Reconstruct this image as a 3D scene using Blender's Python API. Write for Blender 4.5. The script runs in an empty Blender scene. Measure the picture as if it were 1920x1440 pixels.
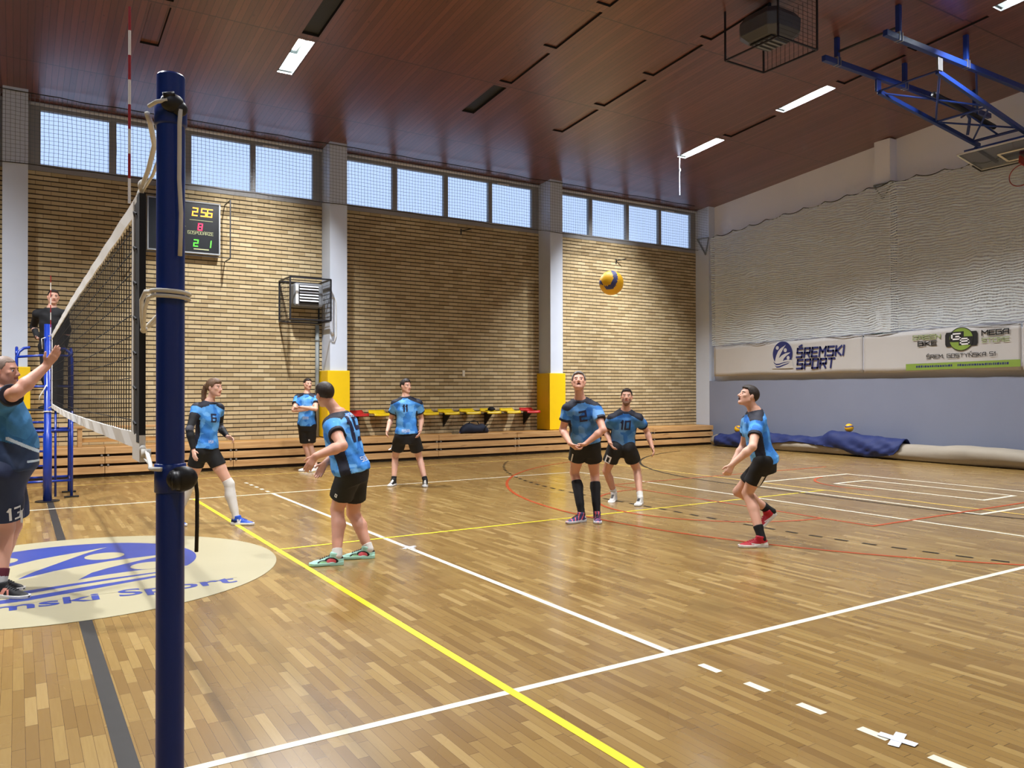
import bpy, bmesh, math, random
import numpy as np
from mathutils import Vector, Matrix
from mathutils.bvhtree import BVHTree

SC = bpy.context.scene
COL = SC.collection
PI = math.pi

# ------------------------------------------------------------ camera, sky, exposure
cam_d = bpy.data.cameras.new('camera')
cam = bpy.data.objects.new('camera', cam_d)
COL.objects.link(cam)
SC.camera = cam
cam_d.sensor_fit = 'HORIZONTAL'
cam_d.sensor_width = 36.0
cam_d.lens = 1476.5 * 36.0 / 1920.0
cam_d.clip_start = 0.05
cam_d.clip_end = 200
YAW, PITCH, ROLL = 0.561341, 0.008046, -0.001978
_f = Vector((math.sin(YAW) * math.cos(PITCH), math.cos(YAW) * math.cos(PITCH), math.sin(PITCH)))
_r = Vector((math.cos(YAW), -math.sin(YAW), 0))
_u = _r.cross(_f)
_r2 = _r * math.cos(ROLL) + _u * math.sin(ROLL)
_u2 = _u * math.cos(ROLL) - _r * math.sin(ROLL)
_m = Matrix((_r2, _u2, -_f)).transposed().to_4x4()
_m.translation = Vector((-0.4162, -3.6163, 1.6281))
cam.matrix_world = _m

SC.view_settings.view_transform = 'Standard'
SC.view_settings.look = 'None'
SC.view_settings.gamma = 1.0
SC.view_settings.use_curve_mapping = False
SC.view_settings.exposure = 0.0

world = bpy.data.worlds.new('overcast sky')
SC.world = world
world.use_nodes = True
_bg = world.node_tree.nodes['Background']
_bg.inputs[0].default_value = (0.60, 0.72, 1.0, 1)
_bg.inputs[1].default_value = 1.22

LAMP_COLOR = (0.97, 0.98, 1.0)
# lamps that sit in the ceiling slots: (row X, Y of the lamp centre, watts); the first four are seen in the photo
LAMPS = [(3.72, 10.08, 840), (13.65, 10.12, 880), (13.65, 7.13, 540), (13.65, 2.62, 380),
         (3.72, 4.10, 430), (3.72, 1.00, 390), (-2.25, 7.10, 800), (-2.25, 2.60, 600),
         (7.55, 2.60, 300), (9.85, -0.40, 300), (-8.3, 4.1, 400), (-2.25, -1.9, 460), (6.0, -2.6, 250)]


def ceil_z(y):
    return 7.17 + 0.085 * (14.0 - y)


# ------------------------------------------------------------ material helpers
def lin(c):
    if isinstance(c, str):
        c = c.lstrip('#')
        c = [int(c[i:i + 2], 16) for i in (0, 2, 4)]
    return tuple((v / 255 / 12.92 if v / 255 <= 0.04045 else ((v / 255 + 0.055) / 1.055) ** 2.4) for v in c)


class NT:
    """short-hand for building a node tree out of expressions"""
    def __init__(s, m):
        s.t = m.node_tree
        s.n = s.t.nodes
        s.l = s.t.links

    def new(s, typ, **kw):
        n = s.n.new(typ)
        for k, v in kw.items():
            setattr(n, k, v)
        return n

    def put(s, sock, v):
        if hasattr(v, 'is_output'):
            s.l.new(v, sock)
        elif v is not None:
            if isinstance(v, (tuple, list)) and len(v) == 3 and sock.type == 'RGBA':
                v = tuple(v) + (1,)
            sock.default_value = v

    def math(s, op, a, b=None, c=None):
        n = s.new('ShaderNodeMath', operation=op)
        for i, v in enumerate((a, b, c)):
            s.put(n.inputs[i], v)
        return n.outputs[0]

    def mix(s, f, a, b, blend='MIX'):
        n = s.new('ShaderNodeMix', data_type='RGBA', blend_type=blend)
        s.put(n.inputs[0], f)
        s.put(n.inputs[6], a)
        s.put(n.inputs[7], b)
        return n.outputs[2]

    def pos(s):
        g = s.new('ShaderNodeNewGeometry')
        x = s.new('ShaderNodeSeparateXYZ')
        s.l.new(g.outputs['Position'], x.inputs[0])
        return g.outputs['Position'], x.outputs[0], x.outputs[1], x.outputs[2]

    def local(s):
        g = s.new('ShaderNodeTexCoord')
        x = s.new('ShaderNodeSeparateXYZ')
        s.l.new(g.outputs['Object'], x.inputs[0])
        return g.outputs['Object'], x.outputs[0], x.outputs[1], x.outputs[2]

    def vec(s, x, y, z):
        n = s.new('ShaderNodeCombineXYZ')
        for i, v in enumerate((x, y, z)):
            s.put(n.inputs[i], v)
        return n.outputs[0]

    def noise(s, v, scale, detail=3.0, rough=0.5):
        n = s.new('ShaderNodeTexNoise')
        s.put(n.inputs['Vector'], v)
        n.inputs['Scale'].default_value = scale
        n.inputs['Detail'].default_value = detail
        n.inputs['Roughness'].default_value = rough
        return n.outputs['Fac']

    def white(s, v):
        n = s.new('ShaderNodeTexWhiteNoise', noise_dimensions='3D')
        s.put(n.inputs['Vector'], v)
        return n.outputs['Value'], n.outputs['Color']

    def ramp(s, f, stops):
        n = s.new('ShaderNodeValToRGB')
        e = n.color_ramp.elements
        while len(e) < len(stops):
            e.new(0.5)
        for i, (p, c) in enumerate(stops):
            e[i].position = p
            e[i].color = tuple(c) + (1,) if len(c) == 3 else c
        s.put(n.inputs[0], f)
        return n.outputs[0]

    def bump(s, h, strength, dist=0.01):
        n = s.new('ShaderNodeBump')
        n.inputs['Strength'].default_value = strength
        n.inputs['Distance'].default_value = dist
        s.put(n.inputs['Height'], h)
        return n.outputs[0]

    @property
    def bsdf(s):
        return s.n['Principled BSDF']


def base(name, rough=0.5, metal=0.0, spec=0.5):
    m = bpy.data.materials.new(name)
    m.use_nodes = True
    t = NT(m)
    t.bsdf.inputs['Roughness'].default_value = rough
    t.bsdf.inputs['Metallic'].default_value = metal
    t.bsdf.inputs['Specular IOR Level'].default_value = spec
    return m, t


def mat(name, c, rough=0.5, metal=0.0, var=0.07, scale=6.0, spec=0.5, bump=0.0, bscale=60, emit=0.0, coat=0.0):
    """plain colour with a little uneven wear from a noise"""
    m, t = base(name, rough, metal, spec)
    c = lin(c)
    p, *_ = t.local()
    f = t.noise(p, scale)
    t.put(t.bsdf.inputs['Base Color'], t.mix(f, tuple(max(0, v * (1 - var)) for v in c), tuple(min(1, v * (1 + var)) for v in c)))
    if bump:
        t.put(t.bsdf.inputs['Normal'], t.bump(t.noise(p, bscale), bump, 0.004))
    if emit:
        t.bsdf.inputs['Emission Color'].default_value = c + (1,)
        t.bsdf.inputs['Emission Strength'].default_value = emit
    if coat:
        t.bsdf.inputs['Coat Weight'].default_value = coat
        t.bsdf.inputs['Coat Roughness'].default_value = 0.1
    return m


def mat_floor():
    m, t = base('oak parquet strips', 0.3)
    P, x, y, z = t.pos()
    W, L = 0.054, 0.42
    u = t.math('DIVIDE', x, W)
    row = t.math('FLOOR', u)
    off, _ = t.white(t.vec(row, 3.3, 0))
    v = t.math('ADD', t.math('DIVIDE', y, L), off)
    col = t.math('FLOOR', v)
    rnd, _ = t.white(t.vec(row, col, 1.7))
    rnd2, _ = t.white(t.vec(col, row, 9.1))
    fu = t.math('FRACT', u)
    fv = t.math('FRACT', v)
    eu = t.math('MINIMUM', fu, t.math('SUBTRACT', 1.0, fu))
    ev = t.math('MINIMUM', fv, t.math('SUBTRACT', 1.0, fv))
    gap = t.math('MAXIMUM', t.math('LESS_THAN', eu, 0.018), t.math('LESS_THAN', ev, 0.004))
    wood = t.ramp(rnd, [(0.0, lin('#7b6035')), (0.25, lin('#8b6f3f')), (0.7, lin('#997d49')), (0.9, lin('#a68b54')), (1.0, lin('#ba9f69'))])
    gr = t.noise(t.vec(t.math('MULTIPLY', x, 26), t.math('ADD', t.math('MULTIPLY', y, 1.6), t.math('MULTIPLY', rnd2, 31)), 0), 3.0, 4.0, 0.6)
    wood = t.mix(0.55, wood, t.mix(gr, lin('#8a5c28'), lin('#d6ab6c')), 'MULTIPLY') if False else t.mix(t.math('MULTIPLY', gr, 0.5), wood, lin('#7d5c2c'))
    big = t.noise(P, 0.55, 3.0)
    wood = t.mix(t.math('MULTIPLY', big, 0.25), wood, lin('#77582c'))
    colr = t.mix(t.math('MULTIPLY', gap, 0.75), wood, lin('#4a2f17'))
    t.put(t.bsdf.inputs['Base Color'], colr)
    t.put(t.bsdf.inputs['Roughness'], t.math('ADD', 0.2, t.math('MULTIPLY', t.noise(P, 1.3, 3), 0.14)))
    t.bsdf.inputs['Coat Weight'].default_value = 0.25
    t.bsdf.inputs['Coat Roughness'].default_value = 0.12
    t.put(t.bsdf.inputs['Normal'], t.bump(t.math('ADD', t.math('MULTIPLY', rnd2, 0.5), t.math('MULTIPLY', gap, -1.0)), 0.06, 0.002))
    return m


def mat_brick(axis='x'):
    m, t = base('yellow brick courses', 0.75, spec=0.25)
    P, x, y, z = t.pos()
    if axis == 'y':
        x = y
    H, L = 0.0915, 0.262
    v = t.math('DIVIDE', z, H)
    row = t.math('FLOOR', v)
    half = t.math('MULTIPLY', t.math('MODULO', t.math('ABSOLUTE', row), 2.0), 0.5)
    u = t.math('ADD', t.math('DIVIDE', x, L), half)
    col = t.math('FLOOR', u)
    rnd, _ = t.white(t.vec(row, col, 4.2))
    fu, fv = t.math('FRACT', u), t.math('FRACT', v)
    wob = t.math('MULTIPLY', t.math('SUBTRACT', t.noise(P, 9.0), 0.5), 0.06)
    jv = t.math('LESS_THAN', t.math('ADD', fv, wob), 0.235)
    ju = t.math('LESS_THAN', fu, 0.035)
    brick = t.ramp(rnd, [(0.0, lin('#a59069')), (0.3, lin('#b5a179')), (0.75, lin('#bfab84')), (1.0, lin('#cab891'))])
    big = t.noise(P, 0.7, 3.0)
    brick = t.mix(t.math('MULTIPLY', big, 0.35), brick, lin('#a5906c'))
    c = t.mix(t.math('MULTIPLY', ju, 0.6), brick, lin('#4b3a20'))
    c = t.mix(t.math('MULTIPLY', jv, 0.97), c, lin('#1d130b'))
    t.put(t.bsdf.inputs['Base Color'], c)
    joint = t.math('MAXIMUM', jv, ju)
    t.put(t.bsdf.inputs['Normal'], t.bump(t.math('SUBTRACT', 1.0, joint), 0.8, 0.012))
    return m


def mat_ceiling():
    m, t = base('reddish pine ceiling boards', 0.32, spec=0.6)
    t.bsdf.inputs['Coat Weight'].default_value = 0.35
    t.bsdf.inputs['Coat Roughness'].default_value = 0.32
    P, x, y, z = t.pos()
    W = 0.097
    u = t.math('DIVIDE', x, W)
    row = t.math('FLOOR', u)
    v = t.math('DIVIDE', t.math('SUBTRACT', y, 12.22), 2.83)
    col = t.math('FLOOR', v)
    rnd, _ = t.white(t.vec(row, col, 2.0))
    fu, fv = t.math('FRACT', u), t.math('FRACT', v)
    groove = t.math('LESS_THAN', fu, 0.09)
    seam = t.math('LESS_THAN', fv, 0.009)
    c = t.ramp(rnd, [(0.0, lin('#6b4038')), (0.5, lin('#79493f')), (1.0, lin('#8a5549'))])
    gr = t.noise(t.vec(t.math('MULTIPLY', x, 14), t.math('ADD', y, t.math('MULTIPLY', rnd, 17)), 0), 2.2, 4.0, 0.6)
    c = t.mix(t.math('MULTIPLY', gr, 0.75), c, lin('#4a281d'))
    kn = t.noise(t.vec(t.math('MULTIPLY', x, 3.0), t.math('MULTIPLY', y, 1.2), rnd), 4.0, 1.0)
    c = t.mix(t.math('MULTIPLY', t.math('GREATER_THAN', kn, 0.74), 0.5), c, lin('#3a1a12'))
    c = t.mix(t.math('MULTIPLY', groove, 0.75), c, lin('#24100a'))
    c = t.mix(t.math('MULTIPLY', seam, 0.8), c, lin('#24100a'))
    t.put(t.bsdf.inputs['Base Color'], c)
    t.put(t.bsdf.inputs['Normal'], t.bump(t.math('SUBTRACT', 1.0, t.math('MAXIMUM', groove, seam)), 0.5, 0.006))
    return m


def mat_net(name, c, a, cell, w, wob=0.0, hw=None):
    """fine netting: a square grid of cord, clear between the cords; a = world axis of the horizontal direction"""
    m, t = base(name, 0.8, spec=0.1)
    P, x, y, z = t.pos()
    h = x if a == 'x' else y
    if wob:
        n1 = t.math('MULTIPLY', t.math('SUBTRACT', t.noise(P, 1.1, 2), 0.5), wob)
        n2 = t.math('MULTIPLY', t.math('SUBTRACT', t.noise(P, 1.7, 2), 0.5), wob)
        h = t.math('ADD', h, n1)
        z = t.math('ADD', z, n2)
    cord = t.math('MAXIMUM', t.math('LESS_THAN', t.math('FRACT', t.math('DIVIDE', h, cell)), w / cell),
                  t.math('LESS_THAN', t.math('FRACT', t.math('DIVIDE', z, cell)), (hw or w) / cell))
    t.bsdf.inputs['Base Color'].default_value = lin(c) + (1,)
    t.put(t.bsdf.inputs['Alpha'], cord)
    return m


def mat_planks(name, c0, c1, axis=0, rough=0.45, scale=(1.5, 22)):
    """pale pine or similar; the grain runs along the given local axis"""
    m, t = base(name, rough, spec=0.4)
    P, *xyz = t.local()
    s = [scale[1]] * 3
    s[axis] = scale[0]
    v = t.vec(*[t.math('MULTIPLY', xyz[i], s[i]) for i in range(3)])
    f = t.noise(v, 1.0, 4.0, 0.6)
    c = t.ramp(f, [(0.25, lin(c0)), (0.75, lin(c1))])
    kn = t.noise(t.vec(*[t.math('MULTIPLY', xyz[i], (1.2 if i == axis else 5)) for i in range(3)]), 1.6, 1.0)
    c = t.mix(t.math('MULTIPLY', t.math('GREATER_THAN', kn, 0.70), 0.45), c, lin('#6d4520'))
    t.put(t.bsdf.inputs['Base Color'], c)
    return m


def mat_glass(name, tint=(0.9, 0.95, 1.0)):
    m = bpy.data.materials.new(name)
    m.use_nodes = True
    t = NT(m)
    t.n.remove(t.bsdf)
    tr = t.new('ShaderNodeBsdfTransparent')
    tr.inputs[0].default_value = tint + (1,)
    gl = t.new('ShaderNodeBsdfGlossy')
    gl.inputs['Roughness'].default_value = 0.08
    lw = t.new('ShaderNodeLayerWeight')
    lw.inputs[0].default_value = 0.25
    mx = t.new('ShaderNodeMixShader')
    t.l.new(t.math('MULTIPLY', lw.outputs['Fresnel'], 0.7), mx.inputs[0])
    t.l.new(tr.outputs[0], mx.inputs[1])
    t.l.new(gl.outputs[0], mx.inputs[2])
    t.l.new(mx.outputs[0], t.n['Material Output'].inputs[0])
    return m


def mat_emit(name, c, s):
    m, t = base(name, 0.4)
    t.bsdf.inputs['Base Color'].default_value = lin(c) + (1,)
    t.bsdf.inputs['Emission Color'].default_value = lin(c) + (1,)
    t.bsdf.inputs['Emission Strength'].default_value = s
    return m


def mat_shirt(name, c, scale=5.0, light='#63b2ee', dark='#1f6fc0', mid='#3f93dc'):
    """sublimated jersey: soft overlapping angular blocks of blue"""
    m, t = base(name, 0.7, spec=0.25)
    P, x, y, z = t.local()
    n = t.new('ShaderNodeTexVoronoi', feature='F1', distance='CHEBYCHEV')
    n.inputs['Scale'].default_value = scale * 2.0
    t.l.new(P, n.inputs['Vector'])
    b = t.new('ShaderNodeSeparateColor')
    t.l.new(n.outputs['Color'], b.inputs[0])
    f = t.noise(P, scale * 0.8, 2.0)
    k = t.math('ADD', t.math('MULTIPLY', b.outputs[0], 0.55), t.math('MULTIPLY', f, 0.5))
    t.put(t.bsdf.inputs['Base Color'], t.ramp(k, [(0.2, lin(dark)), (0.5, lin(mid)), (0.85, lin(light))]))
    wr = t.noise(P, 9.0, 3.0)
    t.put(t.bsdf.inputs['Normal'], t.bump(wr, 0.35, 0.03))
    return m


def mat_skin(name, c, red=0.25):
    m, t = base(name, 0.5, spec=0.4)
    P, *_ = t.local()
    f = t.noise(P, 9.0, 3.0)
    c = lin(c)
    t.put(t.bsdf.inputs['Base Color'], t.mix(f, tuple(v * 0.9 for v in c), (min(1, c[0] * 1.08), c[1] * (1 - red * 0.4), c[2] * (1 - red * 0.45))))
    t.bsdf.inputs['Subsurface Weight'].default_value = 0.08
    t.bsdf.inputs['Subsurface Radius'].default_value = (0.02, 0.008, 0.004)
    return m


def mat_hair(name, c0, c1, scale=70):
    m, t = base(name, 0.55, spec=0.4)
    P, x, y, z = t.local()
    f = t.noise(t.vec(x, y, t.math('MULTIPLY', z, 0.35)), scale, 3.0, 0.7)
    t.put(t.bsdf.inputs['Base Color'], t.mix(f, lin(c0), lin(c1)))
    t.put(t.bsdf.inputs['Normal'], t.bump(f, 0.6, 0.006))
    return m


M = {}
M['floor'] = mat_floor()
M['brick'] = mat_brick()
M['ceiling'] = mat_ceiling()
M['white_wall'] = mat('chalky white wall paint', '#eceef6', 0.85, var=0.05, scale=0.9, spec=0.2)
M['grey_wall'] = mat('blue grey wall paint', '#868da2', 0.7, var=0.05, scale=1.2, spec=0.3)
M['column'] = mat('white column paint', '#ccd5e4', 0.7, var=0.06, scale=2.2, spec=0.3)
M['yellow_pad'] = mat('yellow vinyl padding', '#ebc300', 0.45, var=0.06)
M['frame_grey'] = mat('grey window frame paint', '#8b8a88', 0.55, var=0.06)
M['frame_white'] = mat('white rail paint', '#d8d8d6', 0.45)
M['glass'] = mat_glass('window glass')
M['wood'] = mat_planks('varnished pine boards', '#a5794a', '#cda571', 0)
M['wood_top'] = mat_planks('worn pine top boards', '#a67640', '#c89a5c', 0)
M['carcass'] = mat('dark brown board backing', '#2e2216', 0.9)
M['slot_wood'] = mat_planks('brown slot cover boards', '#58352a', '#664033', 1)
M['black'] = mat('black painted steel', '#15151a', 0.45, var=0.2)
M['shadow_black'] = mat('black gap shade', '#17130f', 0.9)  # near black painted in for the shade inside slots and louvre gaps
M['slot_dark'] = mat('black slot panel', '#15191b', 0.5)
M['blue'] = mat('royal blue enamel', '#1237a0', 0.3, var=0.1, coat=0.3)
M['post_blue'] = mat('dark blue enamel', '#0a2e80', 0.35, var=0.12, scale=4, coat=0.15, spec=0.35)
M['hoop_blue'] = mat('navy blue frame paint', '#16327a', 0.35, var=0.1)
M['line_white'] = mat('white floor paint', '#dcd6c2', 0.5, spec=0.25, var=0.05, scale=12)
M['line_yellow'] = mat('yellow floor paint', '#e3cf2e', 0.5, spec=0.25, var=0.06, scale=12)
M['line_tan'] = mat('faded yellow floor paint', '#d9b85c', 0.5, spec=0.25, var=0.06, scale=12)
M['line_black'] = mat('black floor paint', '#33312f', 0.5, spec=0.25, var=0.15, scale=9)
M['line_dash'] = mat('black dash paint', '#1c150f', 0.55, spec=0.2)
M['line_red'] = mat('red floor paint', '#a4441f', 0.5, spec=0.25, var=0.1, scale=9)
M['emblem_cream'] = mat('cream floor vinyl', '#a8a184', 0.35, var=0.05, scale=3)
M['emblem_blue'] = mat('blue floor vinyl', '#2b3f8f', 0.35, var=0.14, scale=4)
M['banner'] = mat('white banner cloth', '#bdbbb9', 0.6, var=0.04, scale=2, bump=0.25, bscale=5)
M['navy_ink'] = mat('navy banner ink', '#1d2561', 0.6)
M['black_ink'] = mat('black banner ink', '#101012', 0.6)
M['green_ink'] = mat('olive green banner ink', '#7f9a3c', 0.6)
M['pale_ink'] = mat('pale green banner ink', '#98a86e', 0.6)
M['white_ink'] = mat('white print', '#e8e8ea', 0.6)
M['dark_green'] = mat('dark green cloth', '#1d4038', 0.8)
M['mat_beige'] = mat('beige floor cover cloth', '#9c9384', 0.75, var=0.1, scale=3, bump=0.5, bscale=7)
M['cloth_navy'] = mat('navy blue cover cloth', '#13245c', 0.7, var=0.2, scale=5, bump=0.6, bscale=12)
M['net_tape'] = mat('white net tape', '#e3e0da', 0.7, var=0.05, scale=5)
M['net_cord'] = mat('black net cord', '#141212', 0.8)
M['net_black'] = mat('black net webbing', '#0e0f16', 0.75)
M['rope_white'] = mat('off white rope', '#d9d6ce', 0.8, bump=0.3, bscale=90)
M['rope_dark'] = mat('dark rope', '#2b2623', 0.85)
M['ant_red'] = mat('red fibreglass', '#9b1c22', 0.4)
M['ant_white'] = mat('white fibreglass', '#e6e2de', 0.4)
M['seat_yellow'] = mat('yellow moulded plastic', '#e3bf12', 0.35)
M['seat_red'] = mat('red moulded plastic', '#b3201f', 0.35)
M['heater_grey'] = mat('grey heater casing', '#73777c', 0.45)
M['unit_dark'] = mat('dark grey unit casing', '#45464a', 0.45)
M['heater_slat'] = mat('white heater louvre', '#dfe3ea', 0.4)
M['pipe_grey'] = mat('grey drain pipe', '#7f8584', 0.5)
M['steel'] = mat('bare steel', '#a8a9ab', 0.35, metal=0.8)
M['reflector'] = mat('white lamp reflector', '#596060', 0.35)
M['housing'] = mat('grey lamp housing', '#596060', 0.4)
M['bulb'] = mat_emit('glowing lamp tube', '#fff6e8', 26.0)
M['score_black'] = mat('black scoreboard face', '#07080a', 0.3)
M['alu'] = mat('aluminium edge', '#9b9c9c', 0.4, metal=0.5)
M['led_amber'] = mat_emit('amber digits', '#ffb030', 1.6)
M['led_red'] = mat_emit('red digits', '#ff2a5a', 1.5)
M['led_green'] = mat_emit('green digits', '#58f03a', 1.2)
M['score_text'] = mat('pale scoreboard print', '#b9bd8a', 0.6)
M['wall_net'] = mat_net('white protective netting', '#ccd6d9', 'y', 0.06, 0.007, 0.25, 0.033)
M['win_net'] = mat_net('dark protective netting', '#6f767e', 'x', 0.075, 0.0062, 0.05)
M['ball_yellow'] = mat('yellow ball leather', '#f0b60e', 0.5, bump=0.2, bscale=120)
M['ball_blue'] = mat('blue ball leather', '#3a3f78', 0.5)
M['acrylic'] = mat_glass('clear backboard sheet', (0.82, 0.82, 0.8))
M['rim_red'] = mat('red hoop paint', '#8f1e18', 0.4)
M['bag_navy'] = mat('dark navy sports bag cloth', '#131b30', 0.75, var=0.2)
M['cap_black'] = mat('black cap cloth', '#121214', 0.8)
M['pet'] = mat_glass('clear bottle plastic', (0.85, 0.92, 0.97))
M['cord_grey'] = mat('grey blue cord', '#6f7684', 0.8)
M['plate_white'] = mat('white plastic plate', '#cfc8b4', 0.5)
M['tape_white'] = mat('pale adhesive tape', '#dfe4ee', 0.5)


# ------------------------------------------------------------ mesh helpers
class MB:
    """collects shapes into one mesh"""
    def __init__(s):
        s.v = []
        s.f = []
        s.mi = []
        s.cur = 0

    def add(s, vs, fs):
        b = len(s.v)
        s.v += [tuple(p) for p in vs]
        s.f += [tuple(i + b for i in f) for f in fs]
        s.mi += [s.cur] * len(fs)
        return s

    def box(s, lo, hi):
        x0, y0, z0 = lo
        x1, y1, z1 = hi
        return s.add([(x0, y0, z0), (x1, y0, z0), (x1, y1, z0), (x0, y1, z0), (x0, y0, z1), (x1, y0, z1), (x1, y1, z1), (x0, y1, z1)],
                     [(0, 3, 2, 1), (4, 5, 6, 7), (0, 1, 5, 4), (1, 2, 6, 5), (2, 3, 7, 6), (3, 0, 4, 7)])

    def bar(s, a, b, w, h=None, up=(0, 0, 1)):
        """square bar from a to b"""
        a, b = Vector(a), Vector(b)
        h = h or w
        d = (b - a).normalized()
        up = Vector(up)
        if abs(d.dot(up)) > 0.98:
            up = Vector((0, 1, 0))
        sx = d.cross(up).normalized() * w / 2
        sy = sx.cross(d).normalized() * h / 2
        q = [a - sx - sy, a + sx - sy, a + sx + sy, a - sx + sy]
        return s.add(q + [p + b - a for p in q], [(0, 1, 2, 3), (7, 6, 5, 4), (0, 4, 5, 1), (1, 5, 6, 2), (2, 6, 7, 3), (3, 7, 4, 0)])

    def tube(s, pts, r, n=8, closed=False, caps=True):
        pts = [Vector(p) for p in pts]
        k = len(pts)
        rs = r if isinstance(r, (list, tuple)) else [r] * k
        rings = []
        nrm = None
        for i, p in enumerate(pts):
            a = pts[(i - 1) % k] if (closed or i > 0) else p
            b = pts[(i + 1) % k] if (closed or i < k - 1) else p
            d = (b - a).normalized()
            if nrm is None:
                nrm = d.cross(Vector((0, 0, 1)))
                if nrm.length < 1e-3:
                    nrm = d.cross(Vector((0, 1, 0)))
            nrm = (nrm - d * nrm.dot(d)).normalized()
            bi = d.cross(nrm)
            rings.append([p + (nrm * math.cos(2 * PI * j / n) + bi * math.sin(2 * PI * j / n)) * rs[i] for j in range(n)])
        vs = [q for r_ in rings for q in r_]
        fs = []
        for i in range(k if closed else k - 1):
            i2 = (i + 1) % k
            for j in range(n):
                fs.append((i * n + j, i * n + (j + 1) % n, i2 * n + (j + 1) % n, i2 * n + j))
        if caps and not closed:
            fs.append(tuple(reversed(range(n))))
            fs.append(tuple(range((k - 1) * n, k * n)))
        return s.add(vs, fs)

    def cyl(s, a, b, r, n=16, r2=None):
        return s.tube([a, b], [r, r2 if r2 is not None else r], n)

    def poly(s, pts, o, u, v, t=0.0):
        """flat polygon (2D pts) placed at o along u, v; t = thickness along u x v"""
        o, u, v = Vector(o), Vector(u), Vector(v)
        w = u.cross(v).normalized() * t
        k = len(pts)
        a = [o + u * p[0] + v * p[1] for p in pts]
        if not t:
            return s.add(a, [tuple(range(k))])
        fs = [tuple(reversed(range(k))), tuple(range(k, 2 * k))] + [(i, (i + 1) % k, k + (i + 1) % k, k + i) for i in range(k)]
        return s.add(a + [p + w for p in a], fs)

    def sphere(s, c, r, n=12, m=8):
        c = Vector(c)
        r = r if isinstance(r, (tuple, list)) else (r, r, r)
        vs = [c + Vector((0, 0, -r[2]))]
        for i in range(1, m):
            a = -PI / 2 + PI * i / m
            for j in range(n):
                b = 2 * PI * j / n
                vs.append(c + Vector((r[0] * math.cos(a) * math.cos(b), r[1] * math.cos(a) * math.sin(b), r[2] * math.sin(a))))
        vs.append(c + Vector((0, 0, r[2])))
        fs = [(0, 1 + (j + 1) % n, 1 + j) for j in range(n)]
        for i in range(m - 2):
            for j in range(n):
                p, q = 1 + i * n + j, 1 + i * n + (j + 1) % n
                fs.append((p, q, q + n, p + n))
        k = len(vs) - 1
        b0 = 1 + (m - 2) * n
        fs += [(b0 + j, b0 + (j + 1) % n, k) for j in range(n)]
        return s.add(vs, fs)

    def build(s, name, mats, parent=None, smooth=False, bevel=0.0, origin=None):
        if not isinstance(mats, (list, tuple)):
            mats = [mats]
        o0 = Vector(origin) if origin is not None else Vector((0, 0, 0))
        me = bpy.data.meshes.new(name)
        me.from_pydata([tuple(Vector(p) - o0) for p in s.v], [], s.f)
        for m_ in mats:
            me.materials.append(m_)
        if len(mats) > 1:
            me.polygons.foreach_set('material_index', s.mi)
        if smooth:
            me.polygons.foreach_set('use_smooth', [True] * len(me.polygons))
        me.update()
        o = bpy.data.objects.new(name, me)
        COL.objects.link(o)
        o.location = o0
        if bevel:
            b = o.modifiers.new('bevel', 'BEVEL')
            b.width = bevel
            b.segments = 2
            b.limit_method = 'ANGLE'
        if smooth == 'auto' or smooth and bevel:
            pass
        if parent is not None:
            par(o, parent)
        return o


def par(o, parent):
    """parent keeping the world place (things are only moved, never turned, at build time)"""
    w = parent.location.copy()
    q = parent
    while q.parent is not None:
        q = q.parent
        w += q.location
    o.parent = parent
    o.location = o.location - w
    return o


def tag(o, label=None, cat=None, group=None, kind=None):
    if label:
        o['label'] = label
    if cat:
        o['category'] = cat
    if group:
        o['group'] = group
    if kind:
        o['kind'] = kind
    return o


def thing(name, loc, label, cat, group=None):
    o = bpy.data.objects.new(name, None)
    o.empty_display_size = 0.1
    COL.objects.link(o)
    o.location = loc
    return tag(o, label, cat, group)


def struct(o, label, cat):
    return tag(o, label, cat, None, 'structure')


def copy_tree(o, parent=None):
    c = o.copy()
    COL.objects.link(c)
    if parent is not None:
        c.parent = parent
    for ch in list(o.children):
        copy_tree(ch, c)
    return c


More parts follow.
